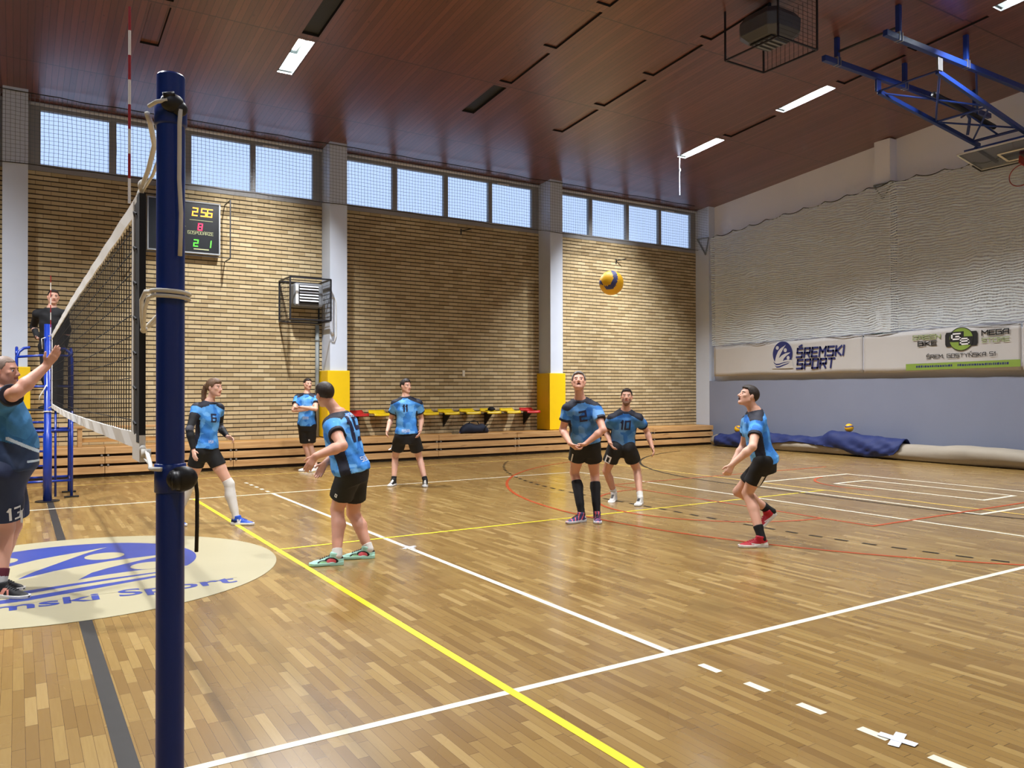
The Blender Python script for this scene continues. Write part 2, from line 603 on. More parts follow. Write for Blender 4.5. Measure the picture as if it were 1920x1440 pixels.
# squared stroke letters: polylines in a unit box
GL = {
    'A': [[(0, 0), (0, .75), (.25, 1), (1, 1), (1, 0)], [(0, .42), (1, .42)]],
    'B': [[(0, 0), (0, 1), (.92, 1), (.92, .56), (0, .52)], [(.92, .52), (1, .44), (1, 0), (0, 0)]],
    'D': [[(0, 0), (0, 1), (.75, 1), (1, .75), (1, .25), (.75, 0), (0, 0)]],
    'E': [[(1, 1), (0, 1), (0, 0), (1, 0)], [(0, .5), (.9, .5)]],
    'G': [[(1, 1), (0, 1), (0, 0), (1, 0), (1, .48), (.5, .48)]],
    'I': [[(0, 0), (0, 1)]],
    'K': [[(0, 0), (0, 1)], [(.95, 1), (.15, .5), (.95, 0)], [(0, .5), (.15, .5)]],
    'M': [[(0, 0), (0, 1), (.55, .45), (1.1, 1), (1.1, 0)]],
    'N': [[(0, 0), (0, 1), (1, 0), (1, 1)]],
    'O': [[(0, 0), (0, 1), (1, 1), (1, 0), (0, 0)]],
    'P': [[(0, 0), (0, 1), (1, 1), (1, .45), (0, .45)]],
    'R': [[(0, 0), (0, 1), (1, 1), (1, .47), (0, .47)], [(.55, .47), (1, 0)]],
    'S': [[(1, 1), (0, 1), (0, .52), (1, .52), (1, 0), (0, 0)]],
    'T': [[(0, 1), (1, 1)], [(.5, 1), (.5, 0)]],
    'Y': [[(0, 1), (.5, .48), (1, 1)], [(.5, .48), (.5, 0)]],
    'Z': [[(0, 1), (1, 1), (0, 0), (1, 0)]],
    '0': [[(0, 0), (0, 1), (1, 1), (1, 0), (0, 0)]],
    '1': [[(0, .8), (.25, 1), (.25, 0)]],
    '|': [[(0, 0), (0, 1)]],
    '2': [[(0, 1), (1, 1), (1, .5), (0, .5), (0, 0), (1, 0)]],
    '3': [[(0, 1), (1, 1), (1, 0), (0, 0)], [(.3, .5), (1, .5)]],
    '5': [[(1, 1), (0, 1), (0, .5), (1, .5), (1, 0), (0, 0)]],
    '6': [[(1, 1), (0, 1), (0, 0), (1, 0), (1, .5), (0, .5)]],
    '8': [[(0, 0), (0, 1), (1, 1), (1, 0), (0, 0)], [(0, .5), (1, .5)]],
    ',': [[(0, .12), (0, -.12)]],
    '\u015a': None, '\u0143': None,
}
GL['\u015a'] = GL['S'] + [[(.3, 1.25), (.75, 1.38)]]
GL['\u0143'] = GL['N'] + [[(.35, 1.25), (.75, 1.4)]]


def stroke_text(mb, txt, o, u, v, h, w=0.16, aspect=0.85, gap=0.42, shear=0.0, t=0.003, width=None, n=None):
    """strokes of the text as flat ribbons; u, v unit axes; h = cap height; w = stroke width / h"""
    segs = []
    x = 0.0
    for ch in txt:
        if ch == ' ':
            x += 0.75
            continue
        g = GL[ch]
        wd = max(p[0] for l in g for p in l)
        for l in g:
            for a, b in zip(l[:-1], l[1:]):
                segs.append(((x + a[0] * aspect, a[1]), (x + b[0] * aspect, b[1])))
        x += wd * aspect + gap
    total = x - gap
    sx = (width / h / total) if width else 1.0
    hw = w / 2
    for a, b in segs:
        a = Vector((a[0] * sx + a[1] * shear, a[1]))
        b = Vector((b[0] * sx + b[1] * shear, b[1]))
        d = (b - a).normalized()
        nn = Vector((-d.y, d.x)) * hw
        a2, b2 = a - d * hw, b + d * hw
        mb.poly([tuple(q * h) for q in (a2 - nn, b2 - nn, b2 + nn, a2 + nn)], o, u, v, t)
    return total * sx * h


def ring_pts(c, r, n=48, a0=0.0, a1=2 * PI, ry=None):
    return [(c[0] + r * math.cos(a0 + (a1 - a0) * i / n), c[1] + (ry or r) * math.sin(a0 + (a1 - a0) * i / n)) for i in range(n)]


# the round swimmers' emblem, in a unit disc
LOGO_WHITE = [
    [(.35, .71), (.14, .60), (-.06, .51), (-.22, .42), (-.44, .22), (-.62, -.10), (-.74, -.45), (-.78, -.72), (-.40, -.72), (-.37, -.35), (-.32, -.23), (-.25, -.10), (-.14, .06), (-.01, .25), (.14, .47), (.25, .60)],
    [(-.40, -.72), (-.37, -.35), (-.26, -.28), (-.12, -.17), (.04, -.09), (.17, -.04), (.30, .01), (.50, .04), (.80, .07), (.66, -.04), (.55, -.09), (.41, -.18), (.27, -.28), (.14, -.40), (.03, -.62), (-.05, -.72)],
    [(-.78, -.68), (-.05, -.64), (.03, -.62), (.13, -.57), (.25, -.54), (.37, -.52), (.50, -.51), (.95, -.55), (1.1, -1.2), (-1.1, -1.2), (-.95, -.6)],
]
LOGO_HEADS = [((-.52, .50), .155), ((.29, .27), .16), ((.58, -.36), .15)]
LOGO_WAVES = [
    [(-.95, -.62), (-.66, -.80), (-.34, -.80), (-.05, -.74), (.24, -.69), (.58, -.66), (.85, -.62), (.57, -.70), (.23, -.76), (-.05, -.82), (-.31, -.90), (-.60, -.92), (-.82, -.80)],
    [(-.82, -.90), (-.60, -1.02), (-.31, -1.0), (.05, -.90), (.56, -.79), (.80, -.72), (.55, -.86), (.04, -1.02), (-.31, -1.12), (-.60, -1.13)],
]


def clip_disc(poly, r=0.995):
    return [(x, y) if x * x + y * y <= r * r or y < -0.55 else (x * r / math.hypot(x, y), y * r / math.hypot(x, y)) for x, y in poly]


def logo(parent, o, u, v, r, blue, white, step, ry=None):
    """disc, white swimmers and waves as thin stacked prints at o"""
    u, v = Vector(u), Vector(v)
    w = u.cross(v).normalized()
    o = Vector(o)
    k = (ry or r) / r
    S = lambda pts: [(x * r, y * r * k) for x, y in pts]
    mb = MB()
    mb.poly(S([p for p in ring_pts((0, 0), 1, 64)]), o, u, v, step)
    mb.build('emblem_disc', blue, parent)
    mb = MB()
    for i, p in enumerate(LOGO_WHITE):
        mb.poly(S(clip_disc(p)) if i < 2 else S([q for q in p if True]), o + w * step * (1.2 + i * 0.3), u, v, step)
    for c, q in LOGO_HEADS:
        mb.poly(S(ring_pts(c, q, 24)), o + w * step * 2.2, u, v, step)
    mb.build('emblem_swimmers', white, parent)
    mb = MB()
    for p in LOGO_WAVES:
        mb.poly(S(p), o + w * step * 2.6, u, v, step)
    mb.build('emblem_waves', blue, parent)


# ============================================================ THE ROOM
XL, XR = -16.5, 17.65          # end walls
YB, YF = 14.0, -5.4            # brick wall, wall behind the camera
COLS = [(-0.65, -0.25), (5.51, 5.91), (11.52, 11.92), (17.40, 17.65)]
CF = 13.45                     # front of the columns
WIN0, WIN1 = 5.86, 7.18        # window band

# floor and its painted lines
mb = MB()
mb.box((XL, YF, -0.1), (XR, YB + 0.1, 0))
floor = struct(mb.build('floor', M['floor']), 'glossy oak strip sports hall floor with painted court lines', 'floor')


def flat(mb, x0, y0, x1, y1, z):
    mb.add([(x0, y0, z), (x1, y0, z), (x1, y1, z), (x0, y1, z)], [(0, 1, 2, 3)])


def ribbon(mb, pts, w, z, dash=None):
    """flat painted line following a polyline; dash = (on, off) lengths"""
    P = [Vector(p) for p in pts]
    if dash:
        L = [0]
        for a, b in zip(P[:-1], P[1:]):
            L.append(L[-1] + (b - a).length)

        def at(s):
            for i in range(len(P) - 1):
                if s <= L[i + 1] or i == len(P) - 2:
                    return P[i].lerp(P[i + 1], (s - L[i]) / max(1e-6, L[i + 1] - L[i]))
        s = 0.0
        while s + dash[0] < L[-1]:
            ribbon(mb, [at(s), at(s + dash[0] / 2), at(s + dash[0])], w, z)
            s += dash[0] + dash[1]
        return
    l, r = [], []
    for i, p in enumerate(P):
        d = (P[min(i + 1, len(P) - 1)] - P[max(i - 1, 0)]).normalized()
        n = Vector((-d.y, d.x)) * w / 2
        l.append(p + n)
        r.append(p - n)
    vs = [(q.x, q.y, z) for q in l + r]
    k = len(P)
    mb.add(vs, [(k + i, k + i + 1, i + 1, i) for i in range(k - 1)])


def arc(c, r, a0, a1, n=40):
    return [(c[0] + r * math.cos(math.radians(a0 + (a1 - a0) * i / n)), c[1] + r * math.sin(math.radians(a0 + (a1 - a0) * i / n))) for i in range(n + 1)]


mb = MB()      # white: volleyball court and the small goal area
for y in (0.0, 9.0):
    flat(mb, -9.0, y - .027, 9.05, y + .027, .0014)
for x in (-9.0, 9.03):
    flat(mb, x - .027, 0, x + .027, 9, .0016)
for x in (-3.0, 3.02):
    flat(mb, x - .027, 0, x + .027, 9, .0016)
    for k in range(5):
        flat(mb, x - .027, -.245 - .347 * k, x + .027, -.395 - .347 * k, .0016)
        flat(mb, x - .027, 9.20 + .347 * k, x + .027, 9.35 + .347 * k, .0016)
flat(mb, 10.19, 1.80, 10.25, 5.85, .0022)
flat(mb, 10.25, 5.79, 13.12, 5.85, .0022)
flat(mb, 13.12, 1.80, 13.18, 5.85, .0022)
flat(mb, 10.25, 1.80, 13.12, 1.86, .0022)
flat(mb, 11.57, 2.47, 11.63, 5.0, .0022)
flat(mb, 12.47, 2.47, 12.53, 5.0, .0022)
flat(mb, 11.63, 4.94, 12.47, 5.0, .0022)
flat(mb, 11.63, 2.47, 12.47, 2.53, .0022)
mb.build('white_court_lines', M['line_white'], floor)
mb = MB()
for x in (1.85, -1.85):
    flat(mb, x - .027, -1.7, x + .027, 9.0, .0018)
flat(mb, 1.85, 4.485, 10.66, 4.525, .0020)
mb.build('yellow_court_lines', M['line_yellow'], floor)
mb = MB()
flat(mb, -10.6, 11.86, 10.67, 11.91, .0018)
flat(mb, 10.64, -2.0, 10.69, 11.91, .0019)
mb.build('faded_yellow_lines', M['line_tan'], floor)
mb = MB()
flat(mb, -.042, -3.0, .042, 12.4, .0012)
mb.build('black_centre_line', M['line_black'], floor)
mb = MB()
A9 = arc((16.05, 6), 9, 140, 180, 30) + arc((16.05, 3), 9, 180, 216, 30)
ribbon(mb, A9, .05, .0024, (.15, .15))
A6 = arc((16.05, 6), 6, 104, 180, 40) + arc((16.05, 3), 6, 180, 256, 40)
ribbon(mb, A6, .05, .0025)
mb.build('dark_goal_arcs', M['line_dash'], floor)
mb = MB()
ribbon(mb, arc((12.55, 4.5), 6.75, 108, 252, 60), .05, .0028)
ribbon(mb, arc((8.22, 4.5), 1.75, 90, 270, 40), .05, .0027)
flat(mb, 8.2, 2.03, 8.25, 6.97, .0028)
flat(mb, 8.2, 2.03, 14.05, 2.08, .0029)
flat(mb, 8.2, 6.92, 14.05, 6.97, .0029)
ribbon(mb, arc((12.5, 4.5), 1.25, 100, 200, 24), .045, .0030)
mb.build('red_court_lines', M['line_red'], floor)

# the round sponsor emblem in the centre circle
mb = MB()
mb.poly(ring_pts((0, 4.5), 1.77, 96), (0, 0, .0026), (1, 0, 0), (0, 1, 0), .0006)
emb = mb.build('centre_circle_emblem', M['emblem_cream'], floor)
logo(emb, (0, 4.8, .0034), (1, 0, 0), (0, 1, 0), 1.1, M['emblem_blue'], M['emblem_cream'], .0004)


def text_mesh(txt, size, extrude=0.0, spacing=1.0, offset=0.0, align='LEFT'):
    cu = bpy.data.curves.new('text', 'FONT')
    cu.body = txt
    cu.size = size
    cu.extrude = extrude
    cu.space_character = spacing
    cu.offset = offset
    cu.align_x = align
    cu.resolution_u = 4
    o = bpy.data.objects.new('text', cu)
    COL.objects.link(o)
    dg = bpy.context.evaluated_depsgraph_get()
    me = bpy.data.meshes.new_from_object(o.evaluated_get(dg))
    bpy.data.objects.remove(o)
    return me


def text_obj(name, txt, size, m, mtx, parent, width=None, **kw):
    me = text_mesh(txt, size, **kw)
    if width:
        xs = [v.co.x for v in me.vertices]
        s = width / (max(xs) - min(xs))
        x0 = min(xs)
        for v in me.vertices:
            v.co.x = (v.co.x - x0) * s
    me.materials.clear()
    me.materials.append(m)
    me.transform(mtx)
    o = bpy.data.objects.new(name, me)
    COL.objects.link(o)
    if parent is not None:
        par(o, parent)
    return o


text_obj('emblem_letters', '\u015aremski Sport', 0.31, M['emblem_blue'], Matrix.Translation((-1.19, 3.315, .0046)), emb, width=2.37, offset=0.006)

# brick wall with the window band left open between the columns
BAYS = [(-6.75, -0.65), (-0.25, 5.51), (5.91, 11.52), (11.92, 17.40)]
mb = MB()
mb.box((XL, YB, 0), (XR + .1, YB + .3, WIN0))
mb.box((XL, YB, WIN1), (XR + .1, YB + .3, WIN1 + .35))
mb.box((XL, YB, WIN0), (-6.75, YB + .3, WIN1))
wall_back = struct(mb.build('wall_back', M['brick']), 'long yellow brick wall with dark mortar courses', 'wall')
for i, (a, b) in enumerate(COLS):
    mb = MB()
    mb.box((a, CF, 0), (b, YB + .3, ceil_z(CF)))
    struct(mb.build('column_%d' % (i + 1), M['column']),
           ['white painted column behind the referee stand', 'white painted column beside the caged heater', 'white painted column between the two right window bays',
            'white painted corner column beside the end wall'][i], 'column')
mb = MB()
mb.box((-7.15, CF, 0), (-6.75, YB + .3, ceil_z(CF)))
struct(mb.build('column_5', M['column']), 'white painted column outside the picture on the far left', 'column')

# ceiling with open slots for lamps and cover boards
ROWS = [(-8.3, '....L..'), (-2.25, '..L..L.....L'), (1.45, 'CCC'), (3.72, 'LDC.L.L'), (7.55, 'DCCCCL'), (9.85, 'CCCCC..L'), (13.65, 'LCLCCL')]
SW, SLEN = 0.145, 1.32
slots = []
for X, kinds in ROWS:
    y = 10.78
    for k, ch in enumerate(kinds):
        if ch != '.':
            slots.append((X, 10.78 - 1.5 * k, ch))
slots.append((6.0, -2.0, 'L'))
xs = sorted({XL, XR} | {s[0] - SW for s in slots} | {s[0] + SW for s in slots})
ys = sorted({YF, YB + .05} | {round(s[1], 3) for s in slots} | {round(s[1] - SLEN, 3) for s in slots})
mb = MB()
for i in range(len(xs) - 1):
    for j in range(len(ys) - 1):
        cx, cy = (xs[i] + xs[i + 1]) / 2, (ys[j] + ys[j + 1]) / 2
        if any(abs(cx - s[0]) < SW and s[1] - SLEN < cy < s[1] for s in slots):
            continue
        q = [(xs[i], ys[j]), (xs[i + 1], ys[j]), (xs[i + 1], ys[j + 1]), (xs[i], ys[j + 1])]
        mb.add([(x, y, ceil_z(y)) for x, y in q], [(3, 2, 1, 0)])
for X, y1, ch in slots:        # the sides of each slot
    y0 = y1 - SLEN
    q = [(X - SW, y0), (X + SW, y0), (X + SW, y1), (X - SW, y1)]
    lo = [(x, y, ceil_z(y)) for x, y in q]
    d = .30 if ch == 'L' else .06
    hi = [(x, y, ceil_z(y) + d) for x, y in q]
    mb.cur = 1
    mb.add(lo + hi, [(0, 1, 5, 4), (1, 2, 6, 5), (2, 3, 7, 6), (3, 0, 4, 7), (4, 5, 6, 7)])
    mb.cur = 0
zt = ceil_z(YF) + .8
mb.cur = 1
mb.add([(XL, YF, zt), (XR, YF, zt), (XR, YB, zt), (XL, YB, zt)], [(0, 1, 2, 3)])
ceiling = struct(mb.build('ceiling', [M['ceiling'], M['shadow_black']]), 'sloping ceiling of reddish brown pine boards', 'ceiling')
for X, y1, ch in slots:
    if ch in 'CD':
        y0 = y1 - SLEN
        mb = MB()
        m_ = .012
        dz = .032 if ch == 'C' else .04
        q = [(X - SW + m_, y0 + m_), (X + SW - m_, y0 + m_), (X + SW - m_, y1 - m_), (X - SW + m_, y1 - m_)]
        lo = [(x, y, ceil_z(y) + dz) for x, y in q]
        hi = [(x, y, ceil_z(y) + dz + .015) for x, y in q]
        mb.add(lo + hi, [(3, 2, 1, 0), (0, 1, 5, 4), (1, 2, 6, 5), (2, 3, 7, 6), (3, 0, 4, 7), (4, 5, 6, 7)])
        mb.build('slot_cover' if ch == 'C' else 'slot_blank_panel', M['ceiling'] if ch == 'C' else M['slot_dark'], ceiling)

# end wall with pilaster, the wall behind the camera and the far left wall
mb = MB()
mb.box((XR, YF, 0), (XR + .3, YB + .3, 9.3))
mb.box((XR - .28, 7.55, 2.93), (XR, 7.96, ceil_z(7.75) - .01))
wall_right = struct(mb.build('wall_right', M['white_wall']), 'white end wall with a shallow pilaster', 'wall')
mb = MB()
mb.box((XR - .25, YF, 0), (XR - .001, CF - .003, 1.90))
mb.build('grey_painted_dado', M['grey_wall'], wall_right)
FW0, FW1 = 5.6, 8.45  # unseen high window band, added to let in bluish sky fill
mb = MB()
mb.box((XL - .3, YF - .3, 0), (XR, YF, FW0))
mb.box((XL - .3, YF - .3, FW1), (XR, YF, 9.6))
for k in range(6):
    x = XL - .3 + (XR - XL) * k / 5
    mb.box((x - .2, YF - .3, FW0), (x + .2, YF, FW1))
struct(mb.build('wall_front', M['brick']), 'brick wall behind the viewpoint with an added window band for sky fill', 'wall')
for k in range(5):
    a, b = XL - .3 + (XR - XL) * k / 5 + .2, XL - .3 + (XR - XL) * (k + 1) / 5 - .2
    mb = MB()
    n = 4
    for q in range(n + 1):
        x = a + .05 + (b - a - .1) * q / n
        mb.box((x - .049, YF - .2, FW0), (x + .049, YF - .1, FW1))
    for z in (FW0, FW1 - .08):
        mb.box((a, YF - .2, z), (b, YF - .1, z + .08))
    w = struct(mb.build('window_%d' % (5 + k), M['frame_grey']), 'added unseen window for sky fill behind the viewpoint, number %s along the wall' % ['one', 'two', 'three', 'four', 'five'][k], 'window')
    mb = MB()
    mb.box((a, YF - .155, FW0 + .08), (b, YF - .15, FW1 - .08))
    mb.build('pane', M['glass'], w)
mb = MB()
mb.box((XL - .3, YF, 0), (XL, YB + .3, 9.3))
struct(mb.build('wall_left', M['white_wall']), 'white end wall far to the left', 'wall')

# windows: one per bay, four panes each
for i, (a, b) in enumerate(BAYS):
    mb = MB()
    g = .001
    y0, y1 = YB + .002, YB + .12
    za, zb = 6.0, 7.04
    wd = (b - a)
    # pane edges measured in the first full bay, scaled to each bay
    E_ = [(.21, 1.39), (1.52, 2.82), (2.94, 4.16), (4.27, 5.55)]
    E_ = [(a + e0 / 5.76 * wd, a + e1 / 5.76 * wd) for e0, e1 in E_]
    mb.box((a + g, y0, WIN0 + g), (b - g, y1, za))
    mb.box((a + g, y0, zb), (b - g, y1, WIN1 - g))
    px = a + g
    for e0, e1 in E_:
        mb.box((px, y0, za), (e0, y1, zb))
        px = e1
    mb.box((px, y0, za), (b - g, y1, zb))
    w = struct(mb.build('window_%d' % (i + 1), M['frame_grey'], bevel=.008), ['high window band left of the first column', 'high four pane window band above the scoreboard', 'high four pane window band above the plastic seats',
               'high four pane window band nearest the end wall'][i], 'window')
    for e0, e1 in E_:
        mb = MB()
        mb.box((e0 - .01, YB + .06, za - .01), (e1 + .01, YB + .068, zb + .01))
        mb.build('pane', M['glass'], w)
    mb = MB()
    mb.tube([(a + .02, YB - .05, 7.135), (b - .02, YB - .05, 7.135)], .035, 10)
    mb.build('rail', M['frame_white'], w, smooth=True)
    for e0, e1 in E_[3:]:
        mb = MB()
        mb.box((e0 + .15, YB - .03, 7.02), (e0 + .5, YB, 7.06))
        mb.build('opener', M['frame_white'], w, bevel=.008)

# ledge that closes the gap behind the bleachers
for i, (a, b) in enumerate(BAYS):
    mb = MB()
    mb.box((a + .03, 13.44, 0), (b - .03, YB, .565))
    struct(mb.build('trim_%d' % (i + 1), M['wood_top']), ['wooden ledge at the wall on the far left', 'wooden ledge at the wall below the scoreboard', 'wooden ledge at the wall under the plastic seats', 'wooden ledge at the wall beside the end wall'][i], 'ledge')

# yellow pads round the columns
for i, (a, b) in enumerate(COLS[:3]):
    mb = MB()
    a2, b2 = a - .07, b + .045
    mb.box((a2, CF - .06, .585), (b2, CF - .003, 2.08))
    mb.box((a2, CF - .003, .585), (a - .003, YB - .003, 2.08))
    mb.box((b + .003, CF - .003, .585), (b2, YB - .003, 2.08))
    o = mb.build('column_pad', M['yellow_pad'], bevel=.012)
    tag(o, ['yellow protective pad on the column behind the referee stand', 'yellow protective pad on the column beside the seat row',
            'yellow protective pad on the column behind the grey haired player'][i], 'column pad', 'yellow column pads')

# ------------------------------------------------------------ bleachers: folded wooden stands
XB = [-4.6, -1.9, 1.0, 3.35, 5.7, 8.05, 10.25, 12.55, 14.8, 17.2]
BL = ['far left end, outside the court', 'left of the referee stand', 'under the small wooden bench', 'behind the ponytailed player',
      'behind the man with folded arms', 'behind the player numbered 11', 'in front of the sports bag', 'behind the grey haired player',
      'in the last bay before the end stretch', 'ending at the end wall']
for i, (a, b) in enumerate(zip(XB[:-1], XB[1:])):
    a, b = a + .004, b - .004
    t = thing('bleacher_section', ((a + b) / 2, 13.27, 0), 'folded pine bleacher section ' + BL[i + 1], 'bleacher', 'folded bleacher sections along the brick wall')
    mb = MB()
    mb.box((a, 13.18, 0), (b, 13.42, .545))
    mb.build('carcass', M['carcass'], t)
    for z0, z1, y in ((.07, .205, 13.12), (.255, .39, 13.11), (.44, .572, 13.10)):
        mb = MB()
        mb.box((a, y, z0), (b, 13.179, z1))
        mb.build('front_board', M['wood'], t, bevel=.006)
    mb = MB()
    mb.box((a, 13.179, .547), (b, 13.43, .574))
    mb.build('top_board', M['wood_top'], t, bevel=.004)
    for x in (a + .05, b - .05):
        for z in (.23, .415):
            mb = MB()
            mb.cyl((x, 13.10, z), (x, 13.178, z), .018, 10)
            mb.build('roller', M['steel'], t)


# ============================================================ THINGS ON CEILING AND WALLS
# slot lamps
LLAB = {0: 'lit ceiling lamp over the scoreboard end of the net', 1: 'lit ceiling lamp with a thin cord hanging below its end', 2: 'lit ceiling lamp between the caged unit and the end wall',
        3: 'lit ceiling lamp above the raised basketball hoop'}
for i, (X, yc, watts) in enumerate(LAMPS):
    y1 = yc + SLEN / 2
    best = min((s for s in slots if s[2] == 'L'), key=lambda s: abs(s[0] - X) + abs(s[1] - y1))
    X, y1 = best[0], best[1]
    y0 = y1 - SLEN
    yc = (y0 + y1) / 2
    z = ceil_z(yc)
    t = thing('ceiling_lamp', (X, yc, z), LLAB.get(i, 'lit ceiling lamp outside the picture'), 'lamp', 'slot lamps in the board ceiling')
    sl = -0.085
    P = lambda x, y, d: (X + x, yc + y, z + sl * y + d)
    hw, hl = SW - .012, SLEN / 2 - .012
    mb = MB()       # housing: an open trough
    mb.add([P(-hw, -hl, .0), P(-hw, hl, .0), P(-hw, hl, .28), P(-hw, -hl, .28)], [(0, 1, 2, 3)])
    mb.add([P(hw, -hl, .0), P(hw, hl, .0), P(hw, hl, .28), P(hw, -hl, .28)], [(3, 2, 1, 0)])
    mb.add([P(-hw, -hl, .28), P(hw, -hl, .28), P(hw, hl, .28), P(-hw, hl, .28)], [(3, 2, 1, 0)])
    mb.add([P(-hw, -hl, .0), P(hw, -hl, .0), P(hw, -hl, .28), P(-hw, -hl, .28)], [(0, 1, 2, 3)])
    mb.add([P(-hw, hl, .0), P(hw, hl, .0), P(hw, hl, .28), P(-hw, hl, .28)], [(3, 2, 1, 0)])
    mb.build('housing', M['housing'], t)
    for s in (-1, 1):       # sloped reflectors at both ends
        mb = MB()
        a = [P(-hw + .01, s * (hl - .04), .035), P(hw - .01, s * (hl - .04), .035), P(hw - .01, s * .30, .22), P(-hw + .01, s * .30, .22)]
        mb.add(a, [(0, 1, 2, 3)])
        mb.build('reflector', M['reflector'], t)
    mb = MB()
    mb.box(tuple(np.array(P(-.09, -.24, .235))), tuple(np.array(P(.09, .24, .255))))
    mb.build('lamp_tube', M['bulb'], t)
    ld = bpy.data.lights.new('lamp_light', 'AREA')
    ld.shape = 'RECTANGLE'
    ld.size, ld.size_y = .16, .50
    ld.energy = watts
    ld.color = LAMP_COLOR
    lo = bpy.data.objects.new('lamp_light', ld)
    COL.objects.link(lo)
    lo.parent = t
    lo.location = (0, 0, .215)

mb = MB()
mb.tube([(13.60, 10.78, 7.43), (13.60, 10.785, 7.0), (13.61, 10.79, 6.5)], [.009, .009, .011], 6)
mb.box((13.585, 10.765, 7.10), (13.625, 10.805, 7.16))
tag(mb.build('pull_cord', M['cord_grey']), 'thin pale cord hanging from the ceiling lamp in front of the last window bay', 'cord')


def cage_frame(mb, lo, hi, w, faces='all'):
    x0, y0, z0 = lo
    x1, y1, z1 = hi
    for a, b in (((x0, y0, z0), (x1, y0, z0)), ((x0, y1, z0), (x1, y1, z0)), ((x0, y0, z1), (x1, y0, z1)), ((x0, y1, z1), (x1, y1, z1)),
                 ((x0, y0, z0), (x0, y1, z0)), ((x1, y0, z0), (x1, y1, z0)), ((x0, y0, z1), (x0, y1, z1)), ((x1, y0, z1), (x1, y1, z1)),
                 ((x0, y0, z0), (x0, y0, z1)), ((x1, y0, z0), (x1, y0, z1)), ((x0, y1, z0), (x0, y1, z1)), ((x1, y1, z0), (x1, y1, z1))):
        mb.bar(a, b, w)


# caged air unit under the ceiling
t = thing('caged_ceiling_fan', (9.97, 4.95, 7.08), 'grey air unit in a square black wire cage under the wooden ceiling', 'ceiling unit')
mb = MB()
x0, x1, y0, y1, z0, z1 = 9.5, 10.44, 4.43, 5.50, 7.08, 7.90
for a, b in (((x0, y0), (x1, y0)), ((x1, y0), (x1, y1)), ((x1, y1), (x0, y1)), ((x0, y1), (x0, y0))):
    mb.bar((*a, z0), (*b, z0), .025)
for a in ((x0, y0), (x1, y0), (x1, y1), (x0, y1)):
    mb.bar((*a, z0), (*a, ceil_z(a[1]) - .002), .025)
for k in range(1, 12):
    y = y0 + (y1 - y0) * k / 12
    mb.bar((x1, y, z0), (x1, y, ceil_z(y) - .004), .005)
    z = z0 + (z1 - z0) * k / 12
    mb.bar((x0, y0, z), (x1, y0, z), .004)
mb.build('wire_cage', M['black'], t)
mb = MB()
prof = [(.30, .0), (.42, .10), (.43, .30), (.34, .42), (.10, .47), (.0, .47)]
n = 8
cx, cy, cz = 9.97, 4.98, 7.30
rings = []
for r, h in prof[:-1]:
    rings.append([(cx + r * max(-.92, min(.92, 1.15 * math.cos(2 * PI * (j + .5) / 16))) , cy + r * max(-.92, min(.92, 1.15 * math.sin(2 * PI * (j + .5) / 16))), cz + h) for j in range(16)])
vs = [p for r in rings for p in r]
fs = [tuple(reversed(range(16)))]
for i in range(len(rings) - 1):
    for j in range(16):
        fs.append((i * 16 + j, i * 16 + (j + 1) % 16, (i + 1) * 16 + (j + 1) % 16, (i + 1) * 16 + j))
fs.append(tuple(range((len(rings) - 1) * 16, len(rings) * 16)))
mb.add(vs, fs)
mb.build('unit_casing', M['unit_dark'], t, smooth=False, bevel=.01)
mb = MB()
mb.box((cx - .22, cy - .22, cz - .03), (cx + .22, cy + .22, cz - .001))
mb.build('outlet', M['black'], t, bevel=.006)
mb = MB()
for k in range(4):
    mb.box((cx - .2, cy - .17 + .1 * k, cz - .045), (cx + .2, cy - .13 + .1 * k, cz - .031))
mb.build('louvre', M['heater_grey'], t)
mb = MB()
mb.cyl((cx, cy, cz + .47), (cx, cy, ceil_z(cy) - .003), .03, 10)
mb.build('hanger', M['black'], t)

# caged heater on the brick wall
t = thing('caged_wall_heater', (4.98, 13.98, 3.6), 'grey louvred heater in a black wire cage high on the brick wall', 'heater')
mb = MB()
lo, hi = (4.53, 13.16, 3.17), (5.43, 13.985, 4.07)
cage_frame(mb, lo, hi, .03)
for k in range(1, 9):
    z = lo[2] + .9 * k / 9
    y = lo[1] + (hi[1] - lo[1]) * k / 9
    mb.bar((lo[0], lo[1], z), (lo[0], hi[1], z), .006)
    mb.bar((hi[0], lo[1], z), (hi[0], hi[1], z), .006)
    mb.bar((lo[0], y, lo[2]), (lo[0], y, hi[2]), .006)
    mb.bar((hi[0], y, lo[2]), (hi[0], y, hi[2]), .006)
mb.bar((4.62, lo[1], lo[2]), (4.62, lo[1], lo[2] + .001), .02)
mb.build('wire_cage', M['black'], t)
mb = MB()
mb.box((4.70, 13.42, 3.47), (5.36, 13.80, 4.00))
mb.build('casing', M['heater_grey'], t, bevel=.07)
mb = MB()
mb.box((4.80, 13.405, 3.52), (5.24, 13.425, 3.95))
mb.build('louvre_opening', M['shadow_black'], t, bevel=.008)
for k in range(6):
    z = 3.585 + .063 * k
    mb = MB()
    mb.add([(4.81, 13.375, z), (5.23, 13.375, z), (5.23, 13.404, z + .03), (4.81, 13.404, z + .03), (4.81, 13.375, z + .006), (5.23, 13.375, z + .006), (5.23, 13.404, z + .036), (4.81, 13.404, z + .036)],
           [(0, 1, 5, 4), (0, 3, 2, 1), (4, 5, 6, 7), (0, 4, 7, 3), (1, 2, 6, 5), (3, 7, 6, 2)])
    mb.build('louvre_slat', M['heater_slat'], t)
mb = MB()
mb.box((4.725, 13.40, 3.52), (4.785, 13.42, 3.95))
mb.build('side_panel', M['frame_white'], t, bevel=.008)
mb = MB()
for x in (4.85, 5.2):
    mb.bar((x, 13.79, 3.73), (x, 13.995, 3.73), .05)
mb.build('wall_arm', M['black'], t)

